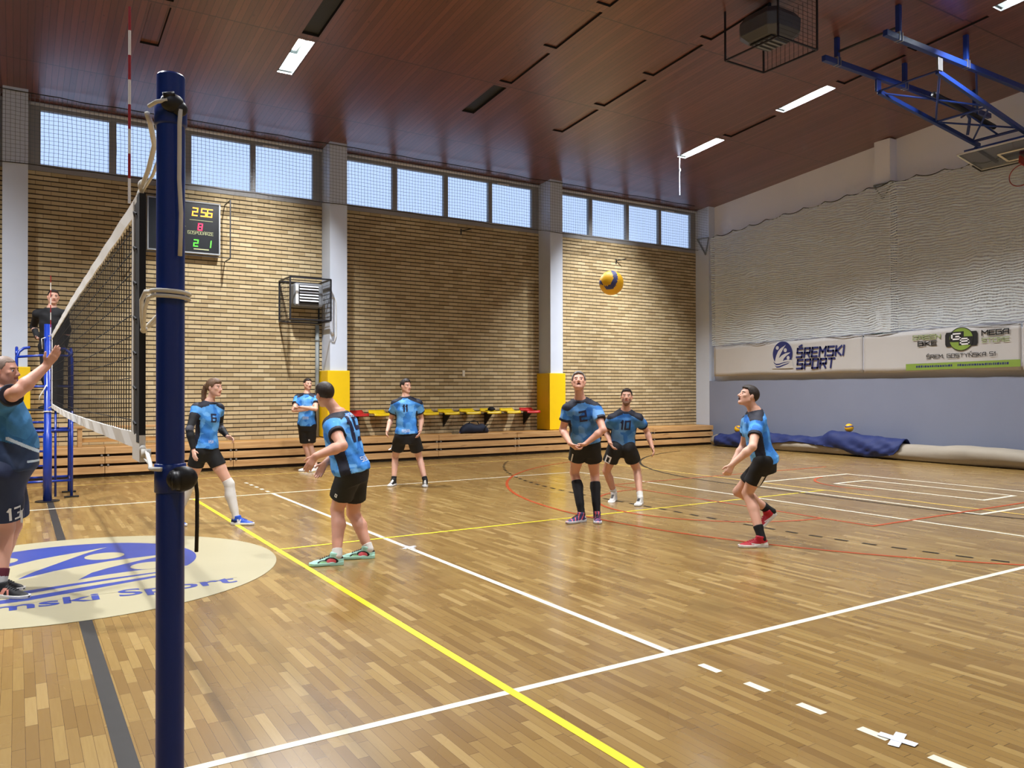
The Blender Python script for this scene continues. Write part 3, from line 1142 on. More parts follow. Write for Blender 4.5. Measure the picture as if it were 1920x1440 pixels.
mb = MB()
mb.tube([(5.375, 13.93, 3.12), (5.375, 13.93, .585)], .045, 12)
for z in (2.75, 1.6):
    mb.tube([(5.375, 13.93, z), (5.375, 13.93, z + .06)], .053, 12)
tag(mb.build('drain_pipe', M['pipe_grey'], smooth=True), 'vertical grey pipe running down between the caged heater and the column', 'pipe')
mb = MB()
mb.tube([(5.545, CF - .02, 3.72), (5.62, CF - .02, 3.70), (5.64, CF - .02, 3.62), (5.64, CF - .02, 2.85), (5.60, CF - .02, 2.72), (5.55, CF - .02, 2.72)], .013, 8)
mb.box((5.535, CF - .034, 2.86), (5.60, CF - .002, 2.94))
tag(mb.build('cable_conduit', M['frame_white'], smooth=True), 'thin white cable conduit on the column beside the caged heater', 'conduit')

# scoreboard with its guard cage
t = thing('scoreboard', (2.52, 13.98, 5.03), 'black electronic scoreboard with amber, red and green digits in a wire guard', 'scoreboard')
mb = MB()
mb.box((1.84, 13.81, 4.53), (3.20, 13.99, 5.56))
mb.build('panel', M['score_black'], t)
mb = MB()
mb.box((1.81, 13.79, 4.50), (3.23, 13.995, 4.528))
mb.box((1.81, 13.79, 5.562), (3.23, 13.995, 5.59))
mb.box((1.81, 13.79, 4.528), (1.838, 13.995, 5.562))
mb.box((3.202, 13.79, 4.528), (3.23, 13.995, 5.562))
mb.build('edge_frame', M['alu'], t)
U, V = (1, 0, 0), (0, 0, 1)


def digits(txt, x, z, h, m, name, w=.15, aspect=.58):
    mb = MB()
    stroke_text(mb, txt, (x, 13.806, z), U, V, h, w, aspect, .2, .1, -.004)
    return mb.build(name, m, t)


digits('2', 2.675, 5.295, .155, M['led_amber'], 'digit')
digits('5', 2.845, 5.295, .155, M['led_amber'], 'digit')
digits('6', 2.965, 5.295, .155, M['led_amber'], 'digit')
digits('8', 2.785, 5.00, .13, M['led_red'], 'digit')
digits('2', 2.70, 4.655, .13, M['led_green'], 'digit')
digits('|', 3.035, 4.655, .13, M['led_green'], 'digit')
mb = MB()
stroke_text(mb, 'GOSPODARZE', (2.585, 13.806, 4.905), U, V, .062, .13, .75, .3, 0, -.003, width=.50)
mb.build('printed_label', M['score_text'], t)
mb = MB()
stroke_text(mb, 'SET', (2.40, 13.806, 5.0), U, V, .05, .13, .75, .3, 0, -.003)
mb.box((2.62, 13.804, 5.195), (3.08, 13.808, 5.204))
mb.box((2.70, 13.804, 4.585), (3.0, 13.808, 4.605))
mb.build('printed_label', M['score_text'], t)
mb = MB()
lo, hi = (1.70, 13.46, 4.40), (3.36, 13.985, 5.62)
for x in (lo[0], hi[0]):
    mb.bar((x, lo[1], lo[2]), (x, lo[1], hi[2]), .022)
    for z in (lo[2], hi[2]):
        mb.bar((x, lo[1], z), (x, hi[1], z), .018)
for z in (lo[2],):
    mb.bar((lo[0], lo[1], z), (hi[0], lo[1], z), .012)
mb.build('wire_guard', M['black'], t)

for (x, z, lab) in ((9.17, 5.68, 'small dark bracket on the brick wall below the middle window bay'), (14.25, 5.36, 'small dark bracket on the brick wall below the last window bay')):
    mb = MB()
    mb.box((x - .05, 13.985, z - .10), (x - .02, 13.999, z + .06))
    mb.bar((x - .035, 13.99, z), (x + .12, 13.72, z + .03), .022)
    tag(mb.build('wall_bracket', M['black']), lab, 'bracket', 'net brackets on the brick wall')
mb = MB()
mb.box((9.17, 13.985, 1.98), (9.24, 13.999, 2.14))
tag(mb.build('switch_plate', M['plate_white'], bevel=.004), 'small pale switch plate on the brick wall above the plastic seats', 'switch plate')

for (p0, p1, p2, lab) in (((17.385, 13.9, 6.28), (17.385, 13.42, 6.26), (17.385, 13.55, 5.75), 'triangular steel net bracket on the corner column'),
                          ((17.352, 7.95, 6.62), (17.352, 7.45, 6.60), (17.352, 7.72, 6.25), 'triangular steel net bracket on the end wall pilaster')):
    mb = MB()
    for a, b in ((p0, p1), (p1, p2), (p0, p2)):
        mb.bar(Vector(a) - Vector((.02, 0, 0)), Vector(b) - Vector((.02, 0, 0)), .03)
    tag(mb.build('net_bracket', M['pipe_grey']), lab, 'bracket', 'corner net brackets')

# protective netting in front of the windows and of the end wall
random.seed(3)
t = thing('window_safety_net', (5, 13.38, 6.4), 'dark grid safety net stretched below the ceiling in front of the high windows', 'net')
mb = MB()
flat_v = [(-7.0, 13.385, 5.82), (17.3, 13.385, 5.82), (17.3, 13.385, 7.13), (-7.0, 13.385, 7.13)]
mb.add(flat_v, [(0, 1, 2, 3)])
mb.build('netting', M['win_net'], t)
for nm, z0 in (('top_rope', 7.13), ('bottom_rope', 5.81)):
    mb = MB()
    pts = []
    x = -7.0
    k = 0
    while x < 17.2:
        pts.append((x, 13.385, z0 + (random.uniform(-.018, .012) if k % 2 else .01)))
        x += random.uniform(.35, .6)
        k += 1
    mb.tube(pts, .009, 5)
    mb.build(nm, M['rope_dark'], t)
t = thing('end_wall_safety_net', (17.2, 4, 4.5), 'pale fine meshed safety net hanging in front of the end wall', 'net')
# hangs as a slightly wavy sheet
mb = MB()
ny, nz = 240, 24
vs = []
topz = lambda y: 6.27 + .012 * (13.2 - y) + (.30 * max(0, min(1, (13.2 - y) / 5.6)) if y > 7.6 else .30 - .02 * (7.6 - y)) - .30 * ((y / .62) % 1) * (1 - (y / .62) % 1) - .02
for i in range(ny + 1):
    y = 13.25 - 18.3 * i / ny
    for j in range(nz + 1):
        zb = 2.955 + .012 * (13.2 - y)
        z = zb + (topz(y) - zb) * j / nz
        vs.append((17.26 + .035 * math.sin(y * 1.9 + z * .5) + .02 * math.sin(y * 5.1 - z), y, z))
mb.add(vs, [(i * (nz + 1) + j, (i + 1) * (nz + 1) + j, (i + 1) * (nz + 1) + j + 1, i * (nz + 1) + j + 1) for i in range(ny) for j in range(nz)])
mb.build('netting', M['wall_net'], t, smooth=True)
mb = MB()
pts = []
for i in range(260):
    y = 13.25 - 18.3 * i / 259
    pts.append((17.26 + .035 * math.sin(y * 1.9 + topz(y) * .5), y, topz(y)))
mb.tube(pts, .012, 5)
mb.build('top_rope', M['rope_dark'], t)

# the boxed ledge on the end wall with its advertising banners
mb = MB()
mb.box((17.33, YF + .4, 2.10), (17.64, 13.2, 2.92))
o = mb.build('trim_5', M['white_wall'], bevel=.02)
struct(o, 'boxed ledge along the end wall that carries the banners', 'ledge')


def banner(name, ya, yb, lab, group=None):
    """ya > yb; cloth with slightly drooping folds, 17.30 facing the hall"""
    t = thing(name, (17.305, (ya + yb) / 2, 2.05), lab, 'banner', group)
    mb = MB()
    n, k = 60, 8
    def P(i, j, d):
        y = ya + (yb - ya) * i / n
        f = j / k
        z = 2.045 + .012 * math.sin(y * 2.3) + (2.925 + .012 * (13.2 - y) - 2.045) * f
        x = 17.305 - .006 * math.sin(y * 7.0) * (1 - f) - .004 * math.sin(y * 2.2 + 1) + d
        return (x, y, z)
    vs = [P(i, j, 0) for i in range(n + 1) for j in range(k + 1)] + [P(i, j, .012) for i in range(n + 1) for j in range(k + 1)]
    o = (n + 1) * (k + 1)
    q = lambda i, j: i * (k + 1) + j
    fs = [(q(i, j), q(i, j + 1), q(i + 1, j + 1), q(i + 1, j)) for i in range(n) for j in range(k)]
    fs += [tuple(o + a for a in reversed(f)) for f in fs]
    for i in range(n):
        fs.append((q(i, 0), q(i + 1, 0), o + q(i + 1, 0), o + q(i, 0)))
        fs.append((q(i, k), o + q(i, k), o + q(i + 1, k), q(i + 1, k)))
    for j in range(k):
        fs.append((q(0, j), o + q(0, j), o + q(0, j + 1), q(0, j + 1)))
        fs.append((q(n, j), q(n, j + 1), o + q(n, j + 1), o + q(n, j)))
    mb.add(vs, fs)
    mb.build('cloth', M['banner'], t, smooth=True)
    return t


BX = 17.288
bu, bv = Vector((0, -1, 0)), Vector((0, .012, 1)).normalized()
bu = Vector((0, -1, .012)).normalized()
t = banner('sports_club_banner', 13.16, 8.26, 'white banner with a round swimmers emblem and large navy words', 'banners along the end wall')
logo(t, (BX, 10.655, 2.615), bu, Vector((0, 0, 1)), .325, M['navy_ink'], M['banner'], .0012, ry=.335)
mb = MB()
stroke_text(mb, '\u015aREMSKI', (BX - .002, 10.19, 2.50), bu, Vector((0, 0, 1)), .225, .22, .80, .36, .14, .002, width=1.40)
mb.build('printed_word', M['navy_ink'], t)
mb = MB()
stroke_text(mb, 'SPORT', (BX - .002, 10.19, 2.195), bu, Vector((0, 0, 1)), .225, .22, .80, .36, .14, .002, width=1.12)
mb.build('printed_word', M['navy_ink'], t)
t = banner('bicycle_shop_banner', 8.22, 4.63, 'white banner with a round green and black letter badge and bicycle shop lettering', 'banners along the end wall')
Zv = Vector((0, 0, 1))
mb = MB()
stroke_text(mb, 'GREEN', (BX - .002, 6.95, 2.78), bu, Zv, .095, .2, 1.25, .36, 0, .002, width=.64)
mb.build('printed_word', M['pale_ink'], t)
mb = MB()
stroke_text(mb, 'STORE', (BX - .002, 5.40, 2.645), bu, Zv, .088, .18, 1.25, .36, 0, .002, width=.55)
mb.build('printed_word', M['pale_ink'], t)
mb = MB()
stroke_text(mb, 'BIKE', (BX - .002, 6.83, 2.635), bu, Zv, .095, .22, 1.25, .36, 0, .002, width=.43)
mb.build('printed_word', M['black_ink'], t)
mb = MB()
stroke_text(mb, 'MEGA', (BX - .002, 5.40, 2.80), bu, Zv, .100, .22, 1.25, .36, 0, .002, width=.54)
mb.build('printed_word', M['black_ink'], t)
mb = MB()
stroke_text(mb, '\u015aREM, GOSTY\u0143SKA 51', (BX - .002, 6.63, 2.335), bu, Zv, .082, .15, 1.0, .36, 0, .002, width=1.50)
mb.build('address_line', M['black_ink'], t)
mb = MB()
cxy = (BX - .001, 5.845, 2.745)
mb.poly([(-.355, -.10), (-.33, -.16), (.33, -.16), (.355, -.10), (.355, .10), (.33, .16), (-.33, .16), (-.355, .10)], cxy, bu, Zv, .001)
mb.poly(ring_pts((0, 0), .275, 40, ry=.262), (BX - .002, 5.845, 2.745), bu, Zv, .001)
mb.build('badge_backing', M['black_ink'], t)
mb = MB()
mb.poly(ring_pts((0, 0), .255, 40, ry=.245), (BX - .0035, 5.845, 2.745), bu, Zv, .001)
mb.build('badge_disc', M['green_ink'], t)
mb = MB()
mb.poly([(-.26, -.05), (-.16, -.06), (-.05, -.06), (-.05, -.14), (.24, -.14), (.27, .05), (.06, .05), (.06, .17), (-.22, .17)], (BX - .005, 5.845, 2.745), bu, Zv, .001)
mb.build('badge_shade', M['black_ink'], t)
mb = MB()
stroke_text(mb, 'G', (BX - .0065, 5.845 + .20, 2.745 + .00), bu, Zv, .12, .26, 1.5, .3, 0, .001)
stroke_text(mb, 'B', (BX - .0065, 5.845 + .01, 2.745 - .115), bu, Zv, .12, .26, 1.5, .3, 0, .001)
mb.build('badge_letters', M['white_ink'], t)
mb = MB()
mb.poly([(0, 0), (2.5, 0), (2.5, .15), (0, .15)], (BX - .001, 7.13, 2.075), bu, Zv, .001)
mb.build('green_strip', M['green_ink'], t)
mb = MB()
rng = random.Random(5)
x = .25
while x < 2.25:         # small print, unreadable in the photo
    wd = rng.uniform(.02, .05)
    if not 1.08 < x < 1.18:
        mb.poly([(x, .055), (x + wd, .055), (x + wd, .055 + rng.uniform(.035, .055)), (x, .10)], (BX - .0025, 7.13, 2.075), bu, Zv, .0008)
    x += wd + .014
mb.build('small_print', M['navy_ink'], t)
banner('plain_banner', 4.59, -3.5, 'plain white banner cut off by the right edge of the picture', 'banners along the end wall')
mb = MB()
pts = [(17.44, 8.3 - .05 * i, 2.935 + .07 * math.sin(PI * i / 20) ** .6 * (1 if i < 20 else 0) + .002) for i in range(21)]
n = len(pts)
vs = [(17.335, p[1], 2.932) for p in pts] + [(17.345, p[1], p[2]) for p in pts] + [(17.365, p[1], 2.936) for p in pts]
mb.add(vs, [(i, i + 1, n + i + 1, n + i) for i in range(n - 1)] + [(n + i, n + i + 1, 2 * n + i + 1, 2 * n + i) for i in range(n - 1)] + [(2 * n + i, 2 * n + i + 1, i + 1, i) for i in range(n - 1)])
tag(mb.build('folded_green_cloth', M['dark_green'], smooth=True), 'dark green cloth lying on the ledge above the gap between the two printed banners', 'cloth')

# rolled floor cover along the end wall, a navy cloth over it and two balls
mb = MB()
pts, rs = [], []
rng = random.Random(8)
for i in range(60):
    y = 12.75 - 18.0 * i / 59
    r = .16 + .05 * min(1, max(0, (9.0 - y) / 3)) + .012 * math.sin(y * 2.7) + .006 * math.sin(y * 7)
    pts.append((16.98 + .05 * math.sin(y * .9), y, r * .92))
    rs.append(r)
n = 18
vs, fs = [], []
for i, (p, r) in enumerate(zip(pts, rs)):
    for j in range(n):
        a = 2 * PI * j / n
        q = r * (1 + .06 * math.sin(3 * a + p[1] * 1.3) + .03 * math.sin(7 * a - p[1] * 2.1))
        vs.append((p[0] + q * 1.35 * math.cos(a), p[1], max(.003, p[2] + q * math.sin(a))))
for i in range(59):
    for j in range(n):
        fs.append((i * n + j, (i + 1) * n + j, (i + 1) * n + (j + 1) % n, i * n + (j + 1) % n))
fs += [tuple(range(n)), tuple(reversed(range(59 * n, 60 * n)))]
mb.add(vs, fs)
roll = tag(mb.build('rolled_floor_cover', M['mat_beige'], smooth=True), 'long rolled beige floor cover lying on the floor along the grey end wall', 'floor cover')
mb = MB()          # heaped cloth: a lumpy sheet draped over the roll
tops = [(12.6, .20), (12.3, .30), (11.7, .46), (11.0, .48), (10.5, .40), (10.0, .40), (9.6, .38), (9.2, .42), (8.9, .58), (8.5, .56), (8.0, .50), (7.6, .47), (7.2, .46), (6.95, .44)]
phi0 = [(12.6, 215), (11.6, 212), (11.0, 172), (10.4, 150), (9.6, 148), (9.0, 150), (8.6, 168), (8.2, 212), (7.4, 216), (7.1, 200), (6.95, 150)]
ip = lambda t_, y: float(np.interp(y, [a for a, b in reversed(t_)], [b for a, b in reversed(t_)]))
ny, na = 80, 30
vs = []
for i in range(ny + 1):
    y = 12.6 - 5.65 * i / ny
    r = .16 + .05 * min(1, max(0, (9.0 - y) / 3)) + .012 * math.sin(y * 2.7) + .006 * math.sin(y * 7)
    cx_, cz_ = 16.98 + .05 * math.sin(y * .9), r * .92
    add = ip(tops, y) - (cz_ + r)
    p0_ = ip(phi0, y) + 6 * math.sin(y * 5)
    for j in range(na + 1):
        ph = p0_ + (38 - p0_) * j / na
        a = math.radians(ph)
        rr = r * 1.06 + .018 + max(0, add) * math.exp(-((ph - 92) / 42) ** 2)
        rr += (.012 * math.sin(y * 9 + ph * .09) + .008 * math.sin(y * 19 - ph * .13)) * 1.0
        x = cx_ + rr * 1.35 * math.cos(a)
        z = cz_ + rr * math.sin(a)
        if z < .012:
            x, z = x - .10 * (.012 - z) / .1, .012
        vs.append((min(17.38, x), y, z))
o = len(vs)
vs += [(v[0], v[1], v[2] * .97 - .006) for v in vs]
q = lambda i, j: i * (na + 1) + j
fs = [(q(i, j), q(i + 1, j), q(i + 1, j + 1), q(i, j + 1)) for i in range(ny) for j in range(na)]
fs += [tuple(o + a for a in reversed(f)) for f in fs]
for i in range(ny):
    fs.append((q(i, 0), o + q(i, 0), o + q(i + 1, 0), q(i + 1, 0)))
    fs.append((q(i, na), q(i + 1, na), o + q(i + 1, na), o + q(i, na)))
for j in range(na):
    fs.append((q(0, j), q(0, j + 1), o + q(0, j + 1), o + q(0, j)))
    fs.append((q(ny, j), o + q(ny, j), o + q(ny, j + 1), q(ny, j + 1)))
mb.add(vs, fs)
tag(mb.build('navy_cover_cloth', M['cloth_navy'], smooth=True), 'crumpled navy cloth heaped over the rolled floor cover by the end wall', 'cloth')


def make_ball(c, r, lab, rot=(0, 0, 0), group='yellow and blue volleyballs'):
    """volleyball: curved yellow and blue panels"""
    t = thing('volleyball', c, lab, 'ball', group)
    me = bpy.data.meshes.new('shell')
    bm = bmesh.new()
    bmesh.ops.create_icosphere(bm, subdivisions=4, radius=r)
    bm.to_mesh(me)
    bm.free()
    me.materials.append(M['ball_yellow'])
    me.materials.append(M['ball_blue'])
    me.materials.append(M['white_ink'])
    R3 = Matrix.Rotation(rot[2], 3, 'Z') @ Matrix.Rotation(rot[1], 3, 'Y') @ Matrix.Rotation(rot[0], 3, 'X')
    for p in me.polygons:
        d = R3 @ p.center.normalized()
        a = math.atan2(d.y, d.x) + 1.9 * d.z
        k = int(math.floor(a / (2 * PI) * 8)) % 8
        p.material_index = (0, 0, 0, 1, 0, 0, 0, 1)[k]
    me.polygons.foreach_set('use_smooth', [True] * len(me.polygons))
    o = bpy.data.objects.new('shell', me)
    COL.objects.link(o)
    o.parent = t
    return t


make_ball((3.93, 1.68, 2.555), .105, 'yellow and blue volleyball in flight above the players', (.5, 1.9, .6))
make_ball((17.14, 12.1, .50), .105, 'yellow volleyball half hidden behind the left end of the navy cloth', (0, .4, .5))
make_ball((17.17, 8.55, .675), .105, 'volleyball lying on top of the navy cloth by the end wall', (.6, .4, 1.5))


# ============================================================ NET, POSTS, REFEREE STAND, HOOP, SEATS
t = thing('volleyball_net', (0, 4.5, 1.4), 'black volleyball net with white tapes across the left of the court', 'volleyball net')
NT0, NT1 = 2.455, 1.405
sag = lambda y: .012 * (1 - ((y - 4.5) / 4.5) ** 2)
zt_ = lambda y: NT0 - .03 + .035 * (1 - abs(y - 4.5) / 4.75)
zb_ = lambda y: NT1 - .03 * max(0, 1 - ((y - 4.5) / 4.7) ** 2)
mb = MB()
for i in range(-2, 93):
    y = i * .1
    mb.bar((0, y, zb_(y) + .04), (0, y, zt_(y) - .05), .0035)
for k in range(0, 10):
    pts = []
    for i in range(-2, 93, 4):
        y = i * .1
        f = (k + .5) / 10
        pts.append((0, y, (zb_(y) + .06) * (1 - f) + (zt_(y) - .07) * f))
    for a, b in zip(pts[:-1], pts[1:]):
        mb.bar(a, b, .0035)
mb.build('cord_mesh', M['net_cord'], t)


def tape(name, zf, h, m, y0, y1, n=40, wave=.0):
    mb = MB()
    for s in (1,):
        vs = []
        for i in range(n + 1):
            y = y0 + (y1 - y0) * i / n
            w = wave * math.sin(y * 8)
            vs += [(-.006 + w, y, zf(y)), (.006 + w, y, zf(y)), (.006 - w, y, zf(y) - h), (-.006 - w, y, zf(y) - h)]
        fs = []
        for i in range(n):
            for j in range(4):
                fs.append((i * 4 + j, i * 4 + (j + 1) % 4, i * 4 + 4 + (j + 1) % 4, i * 4 + 4 + j))
        fs += [(3, 2, 1, 0), (n * 4, n * 4 + 1, n * 4 + 2, n * 4 + 3)]
        mb.add(vs, fs)
    return mb.build(name, m, t)


tape('top_tape', zt_, .072, M['net_tape'], -.20, 9.25, wave=.002)
tape('bottom_tape', lambda y: zb_(y) + .055, .062, M['net_tape'], .0, 9.25, wave=.004)
for y in (0.0, 9.0):
    mb = MB()
    n = 26
    vs = []
    for i in range(n + 1):
        z = NT1 + .02 + (NT0 - .04 - NT1 - .02) * i / n
        w = .004 * math.sin(z * 19)
        vs += [(-.009, y - .024 + w, z), (.009, y - .024 + w, z), (.009, y + .024 + w, z), (-.009, y + .024 + w, z)]
    fs = [(i * 4 + j, i * 4 + (j + 1) % 4, i * 4 + 4 + (j + 1) % 4, i * 4 + 4 + j) for i in range(n) for j in range(4)]
    mb.add(vs, fs)
    mb.build('side_band', M['net_tape'], t)
for ya, yb in ((-.235, -.035), (9.05, 9.25)):
    mb = MB()
    mb.box((-.012, ya, NT1 + .02), (.012, ya + .085, NT0 - .05))
    mb.box((-.007, ya + .10, NT1 + .03), (.007, yb, NT0 - .06))
    for k in range(7):
        z = NT1 + .09 + k * .14
        mb.tube([(-.014, ya + .07, z), (-.02, ya + .10, z + .012), (-.014, ya + .125, z)], .0045, 5)
    mb.build('end_pocket', M['net_black'], t)
    mb = MB()
    mb.tube([(-.016, ya + .10, NT1 + .05), (-.016, ya + .098, NT0 - .08)], .0028, 5)
    mb.build('lacing', M['frame_grey'], t)
mb = MB()
mb.box((-.011, -.24, NT1 - .055), (.011, -.02, NT1 + .05))
mb.build('bottom_corner_patch', M['net_tape'], t)
mb = MB()          # ropes from the near end of the net to the post
mb.tube([(0, -.16, 2.43), (0, -.40, 2.46), (-.01, -.62, 2.49), (-.05, -.82, 2.505), (-.066, -.872, 2.515)], .009, 8)
mb.tube([(0.004, -.17, 2.42), (0.012, -.42, 2.435), (.01, -.65, 2.47), (-.03, -.82, 2.50)], .006, 6)
mb.sphere((0, -.215, 2.44), (.016, .03, .022), 10, 7)
mb.sphere((0.0, -.17, 2.412), (.014, .02, .02), 10, 7)
mb.build('upper_rope', M['rope_white'], t, smooth=True)
mb = MB()
c = (0, -.9)
loop = lambda r, z, a0, a1, n=20, dz=0: [(c[0] + r * math.cos(math.radians(a0 + (a1 - a0) * i / n)), c[1] + r * math.sin(math.radians(a0 + (a1 - a0) * i / n)), z + dz * i / n) for i in range(n + 1)]
mb.tube([(0, -.26, 1.865), (-.012, -.34, 1.868), (-.03, -.46, 1.90), (-.05, -.62, 1.945), (-.058, -.78, 1.956)] + loop(.0555, 1.948, 150, 395, 24, -.012) + [(.03, -.70, 1.93), (.0, -.40, 1.875)], .0075, 7)
mb.tube([(0, -.30, 1.868), (-.02, -.44, 1.875), (-.04, -.62, 1.915), (-.052, -.80, 1.936)] + loop(.0545, 1.932, 155, 395, 24, -.012) + [(.035, -.66, 1.905), (.004, -.38, 1.87)], .0065, 7)
mb.sphere((0, -.275, 1.866), (.013, .04, .014), 10, 7)
mb.build('middle_rope', M['rope_white'], t, smooth=True)
mb = MB()
mb.bar((0, -.22, NT1 - .02), (-.012, -.52, 1.405), .012, .03)
mb.tube([(-.012, -.46, 1.405), (-.045, -.80, 1.385)] + loop(.058, 1.383, 165, 236, 14), .007, 7)
mb.tube([(.004, -.23, NT1 - .035), (-.04, -.80, 1.377)], .004, 6)
mb.sphere((0, -.245, NT1 - .005), (.013, .022, .018), 10, 7)
mb.build('lower_strap', M['rope_white'], t, smooth=True)
mb = MB()          # far end ropes
mb.tube([(0, 9.25, 2.41), (-.02, 9.84, 2.44)], .008, 6)
mb.tube([(0, 9.25, 1.41), (-.02, 9.84, 1.38)], .008, 6)
mb.build('far_ropes', M['rope_white'], t)

for y, lab in ((0.0, 'tall red and white antenna at the near end of the net'), (9.0, 'red and white antenna at the far end of the net in front of the referee')):
    mb = MB()
    z = NT0 - .045
    k = 0
    while z < 3.22:
        z2 = min(3.23, z + .103)
        mb.cur = k % 2
        mb.cyl((-.022, y, z), (-.022, y, z2), .0055, 8)
        z = z2
        k += 1
    o = mb.build('net_antenna', [M['ant_white'], M['ant_red']])
    tag(o, lab, 'antenna', 'net antennas')

# near post
t = thing('net_post', (0, -.9, 0), 'dark blue steel net post standing close to the viewer', 'net post', 'posts of the volleyball net')
mb = MB()
mb.tube([(0, -.9, 0), (0, -.9, 2.636)], .0425, 32, caps=False)
mb.tube([(0, -.9, 2.642), (0, -.9, 2.60)], .0385, 32, caps=False)
ri = [(.0425 * math.cos(2 * PI * j / 32), -.9 + .0425 * math.sin(2 * PI * j / 32), 2.636) for j in range(32)]
ro = [(.0385 * math.cos(2 * PI * j / 32), -.9 + .0385 * math.sin(2 * PI * j / 32), 2.642) for j in range(32)]
mb.add(ri + ro, [(j, (j + 1) % 32, 32 + (j + 1) % 32, 32 + j) for j in range(32)])
mb.cyl((0, -.9, 2.55), (0, -.9, 2.565), .0386, 32)
mb.build('tube', M['post_blue'], t, smooth=True)
mb = MB()
mb.tube([(0, -.9, 2.475), (0, -.9, 2.482), (0, -.9, 2.535), (0, -.9, 2.545)], [.0435, .049, .049, .0435], 32)
mb.build('collar', M['post_blue'], t, smooth=True)
mb = MB()
mb.tube([(0, -.9, 1.305), (0, -.9, 1.308), (0, -.9, 1.395), (0, -.9, 1.398)], [.0435, .0475, .0475, .0435], 32)
mb.build('collar', M['post_blue'], t, smooth=True)
mb = MB()
mb.sphere((-.004, -.955, 2.535), (.036, .022, .03), 14, 9)
mb.sphere((.018, -.957, 2.52), (.024, .016, .024), 12, 8)
mb.cyl((-.032, -.965, 2.55), (.0, -.965, 2.56), .01, 8)
mb.build('pulley', M['black'], t, smooth=True)
mb = MB()
mb.tube([(-.02, -.97, 2.537), (-.05, -.955, 2.53), (-.068, -.925, 2.522)], .0065, 7)
mb.tube([(.018, -.968, 2.515), (.016, -.962, 2.47), (.017, -.956, 2.40), (.0165, -.955, 2.30), (.022, -.955, 2.19), (.021, -.955, 2.12), (.019, -.955, 2.055)], .0068, 8)
mb.build('halyard', M['rope_white'], t, smooth=True)
mb = MB()
mb.sphere((.025, -.965, 1.352), (.047, .03, .04), 16, 10)
mb.box((-.012, -.985, 1.335), (.058, -.955, 1.372))
mb.cyl((-.01, -.99, 1.35), (.012, -.99, 1.35), .03, 16)
mb.build('ratchet', M['black'], t, smooth=True)
mb = MB()
mb.tube([(.05, -.965, 1.372), (.066, -.955, 1.35), (.072, -.95, 1.30), (.072, -.95, 1.20), (.070, -.95, 1.115)], .006, 8)
mb.build('hanging_strap', M['black'], t, smooth=True)

# far post with its fittings
t = thing('net_post', (-.03, 9.9, 0), 'royal blue net post at the far end of the net beside the referee stand', 'net post', 'posts of the volleyball net')
mb = MB()
mb.tube([(-.03, 9.9, .0), (-.03, 9.9, 1.0), (-.03, 9.9, 1.01), (-.03, 9.9, 2.62)], [.058, .058, .048, .048], 24)
mb.build('tube', M['blue'], t, smooth=True)
mb = MB()
mb.cyl((-.03, 9.9, 0.0), (-.03, 9.9, .012), .16, 24)
mb.build('floor_plate', M['black'], t)
mb = MB()
mb.tube([(-.03 + .054 * math.cos(2 * PI * i / 24), 9.9 + .054 * math.sin(2 * PI * i / 24), 1.33) for i in range(24)], .010, 6, closed=True)
mb.tube([(-.06, 9.845, 2.42), (-.11, 9.84, 2.40), (-.10, 9.84, 2.25)], .007, 6)
mb.tube([(-.05, 9.84, 1.72), (-.08, 9.83, 1.65), (-.13, 9.82, 1.56), (-.14, 9.82, 1.50)], .008, 6)
mb.build('rope_end', M['rope_white'], t, smooth=True)

# referee stand
t = thing('referee_stand', (-.05, 10.6, 0), 'royal blue tubular referee stand with a ladder behind the far net post', 'referee stand')
SX0, SX1, SY0, SY1, PZ = -.42, .30, 10.25, 10.95, 1.33
mb = MB()
R_ = .021
for x in (SX0, SX1):
    for y in (SY0, SY1):
        mb.tube([(x, y, 0.02), (x, y, PZ)], R_, 10)
for z in (.26, PZ - .30):
    for y in (SY0, SY1):
        mb.tube([(SX0, y, z), (SX1, y, z)], R_ * .9, 10)
    for x in (SX0, SX1):
        mb.tube([(x, SY0, z), (x, SY1, z)], R_ * .9, 10)
mb.tube([(-.03, SY0 - .02, .02), (-.03, SY0 - .02, PZ)], R_, 10)
mb.tube([(.085, SY0 + .02, .02), (.085, SY0 + .02, PZ)], R_ * .8, 10)
mb.build('frame', M['blue'], t, smooth=True)
for x in (SX0, SX1):
    mb = MB()
    zt2 = 2.29
    pts = [(x, SY0, PZ), (x, SY0, zt2 - .16), (x + (.03 if x < 0 else -.03), SY0 + .02, zt2 - .07), (x + (.09 if x < 0 else -.09), SY0 + .05, zt2 - .015), (x + (.17 if x < 0 else -.17), SY0 + .06, zt2)]
    mb.tube(pts, R_, 10)
    mb.tube([(x, SY1, PZ), (x, SY1, zt2 - .1), (x, SY1 - .1, zt2), (x, SY0 + .25, zt2), (x, SY0 + .03, zt2 - .1)], R_, 10)
    mb.build('hand_rail', M['blue'], t, smooth=True)
mb = MB()
mb.tube([(SX0, SY0, 2.14), (-.1, SY0 - .0, 2.17), (SX1, SY0, 2.17)], R_ * .9, 10)
mb.tube([(SX0, SY0, 1.70), (SX1, SY0, 1.70)], R_ * .9, 10)
mb.build('guard_bar', M['blue'], t, smooth=True)
for z in (.50, .72, .94, 1.16):
    mb = MB()
    mb.tube([(SX0, SY0, z), (-.03, SY0 - .02, z)], .016, 8)
    mb.build('rung', M['blue'], t, smooth=True)
mb = MB()
mb.box((SX0 - .02, SY0 - .02, PZ), (SX1 + .02, SY1 + .02, PZ + .022))
mb.build('platform', M['black'], t, bevel=.004)
for x in (SX0, SX1):
    for y in (SY0, SY1):
        mb = MB()
        mb.box((x - .10, y - .035, 0.001), (x + .10, y + .035, .022))
        mb.build('foot_plate', M['black'], t, bevel=.004)

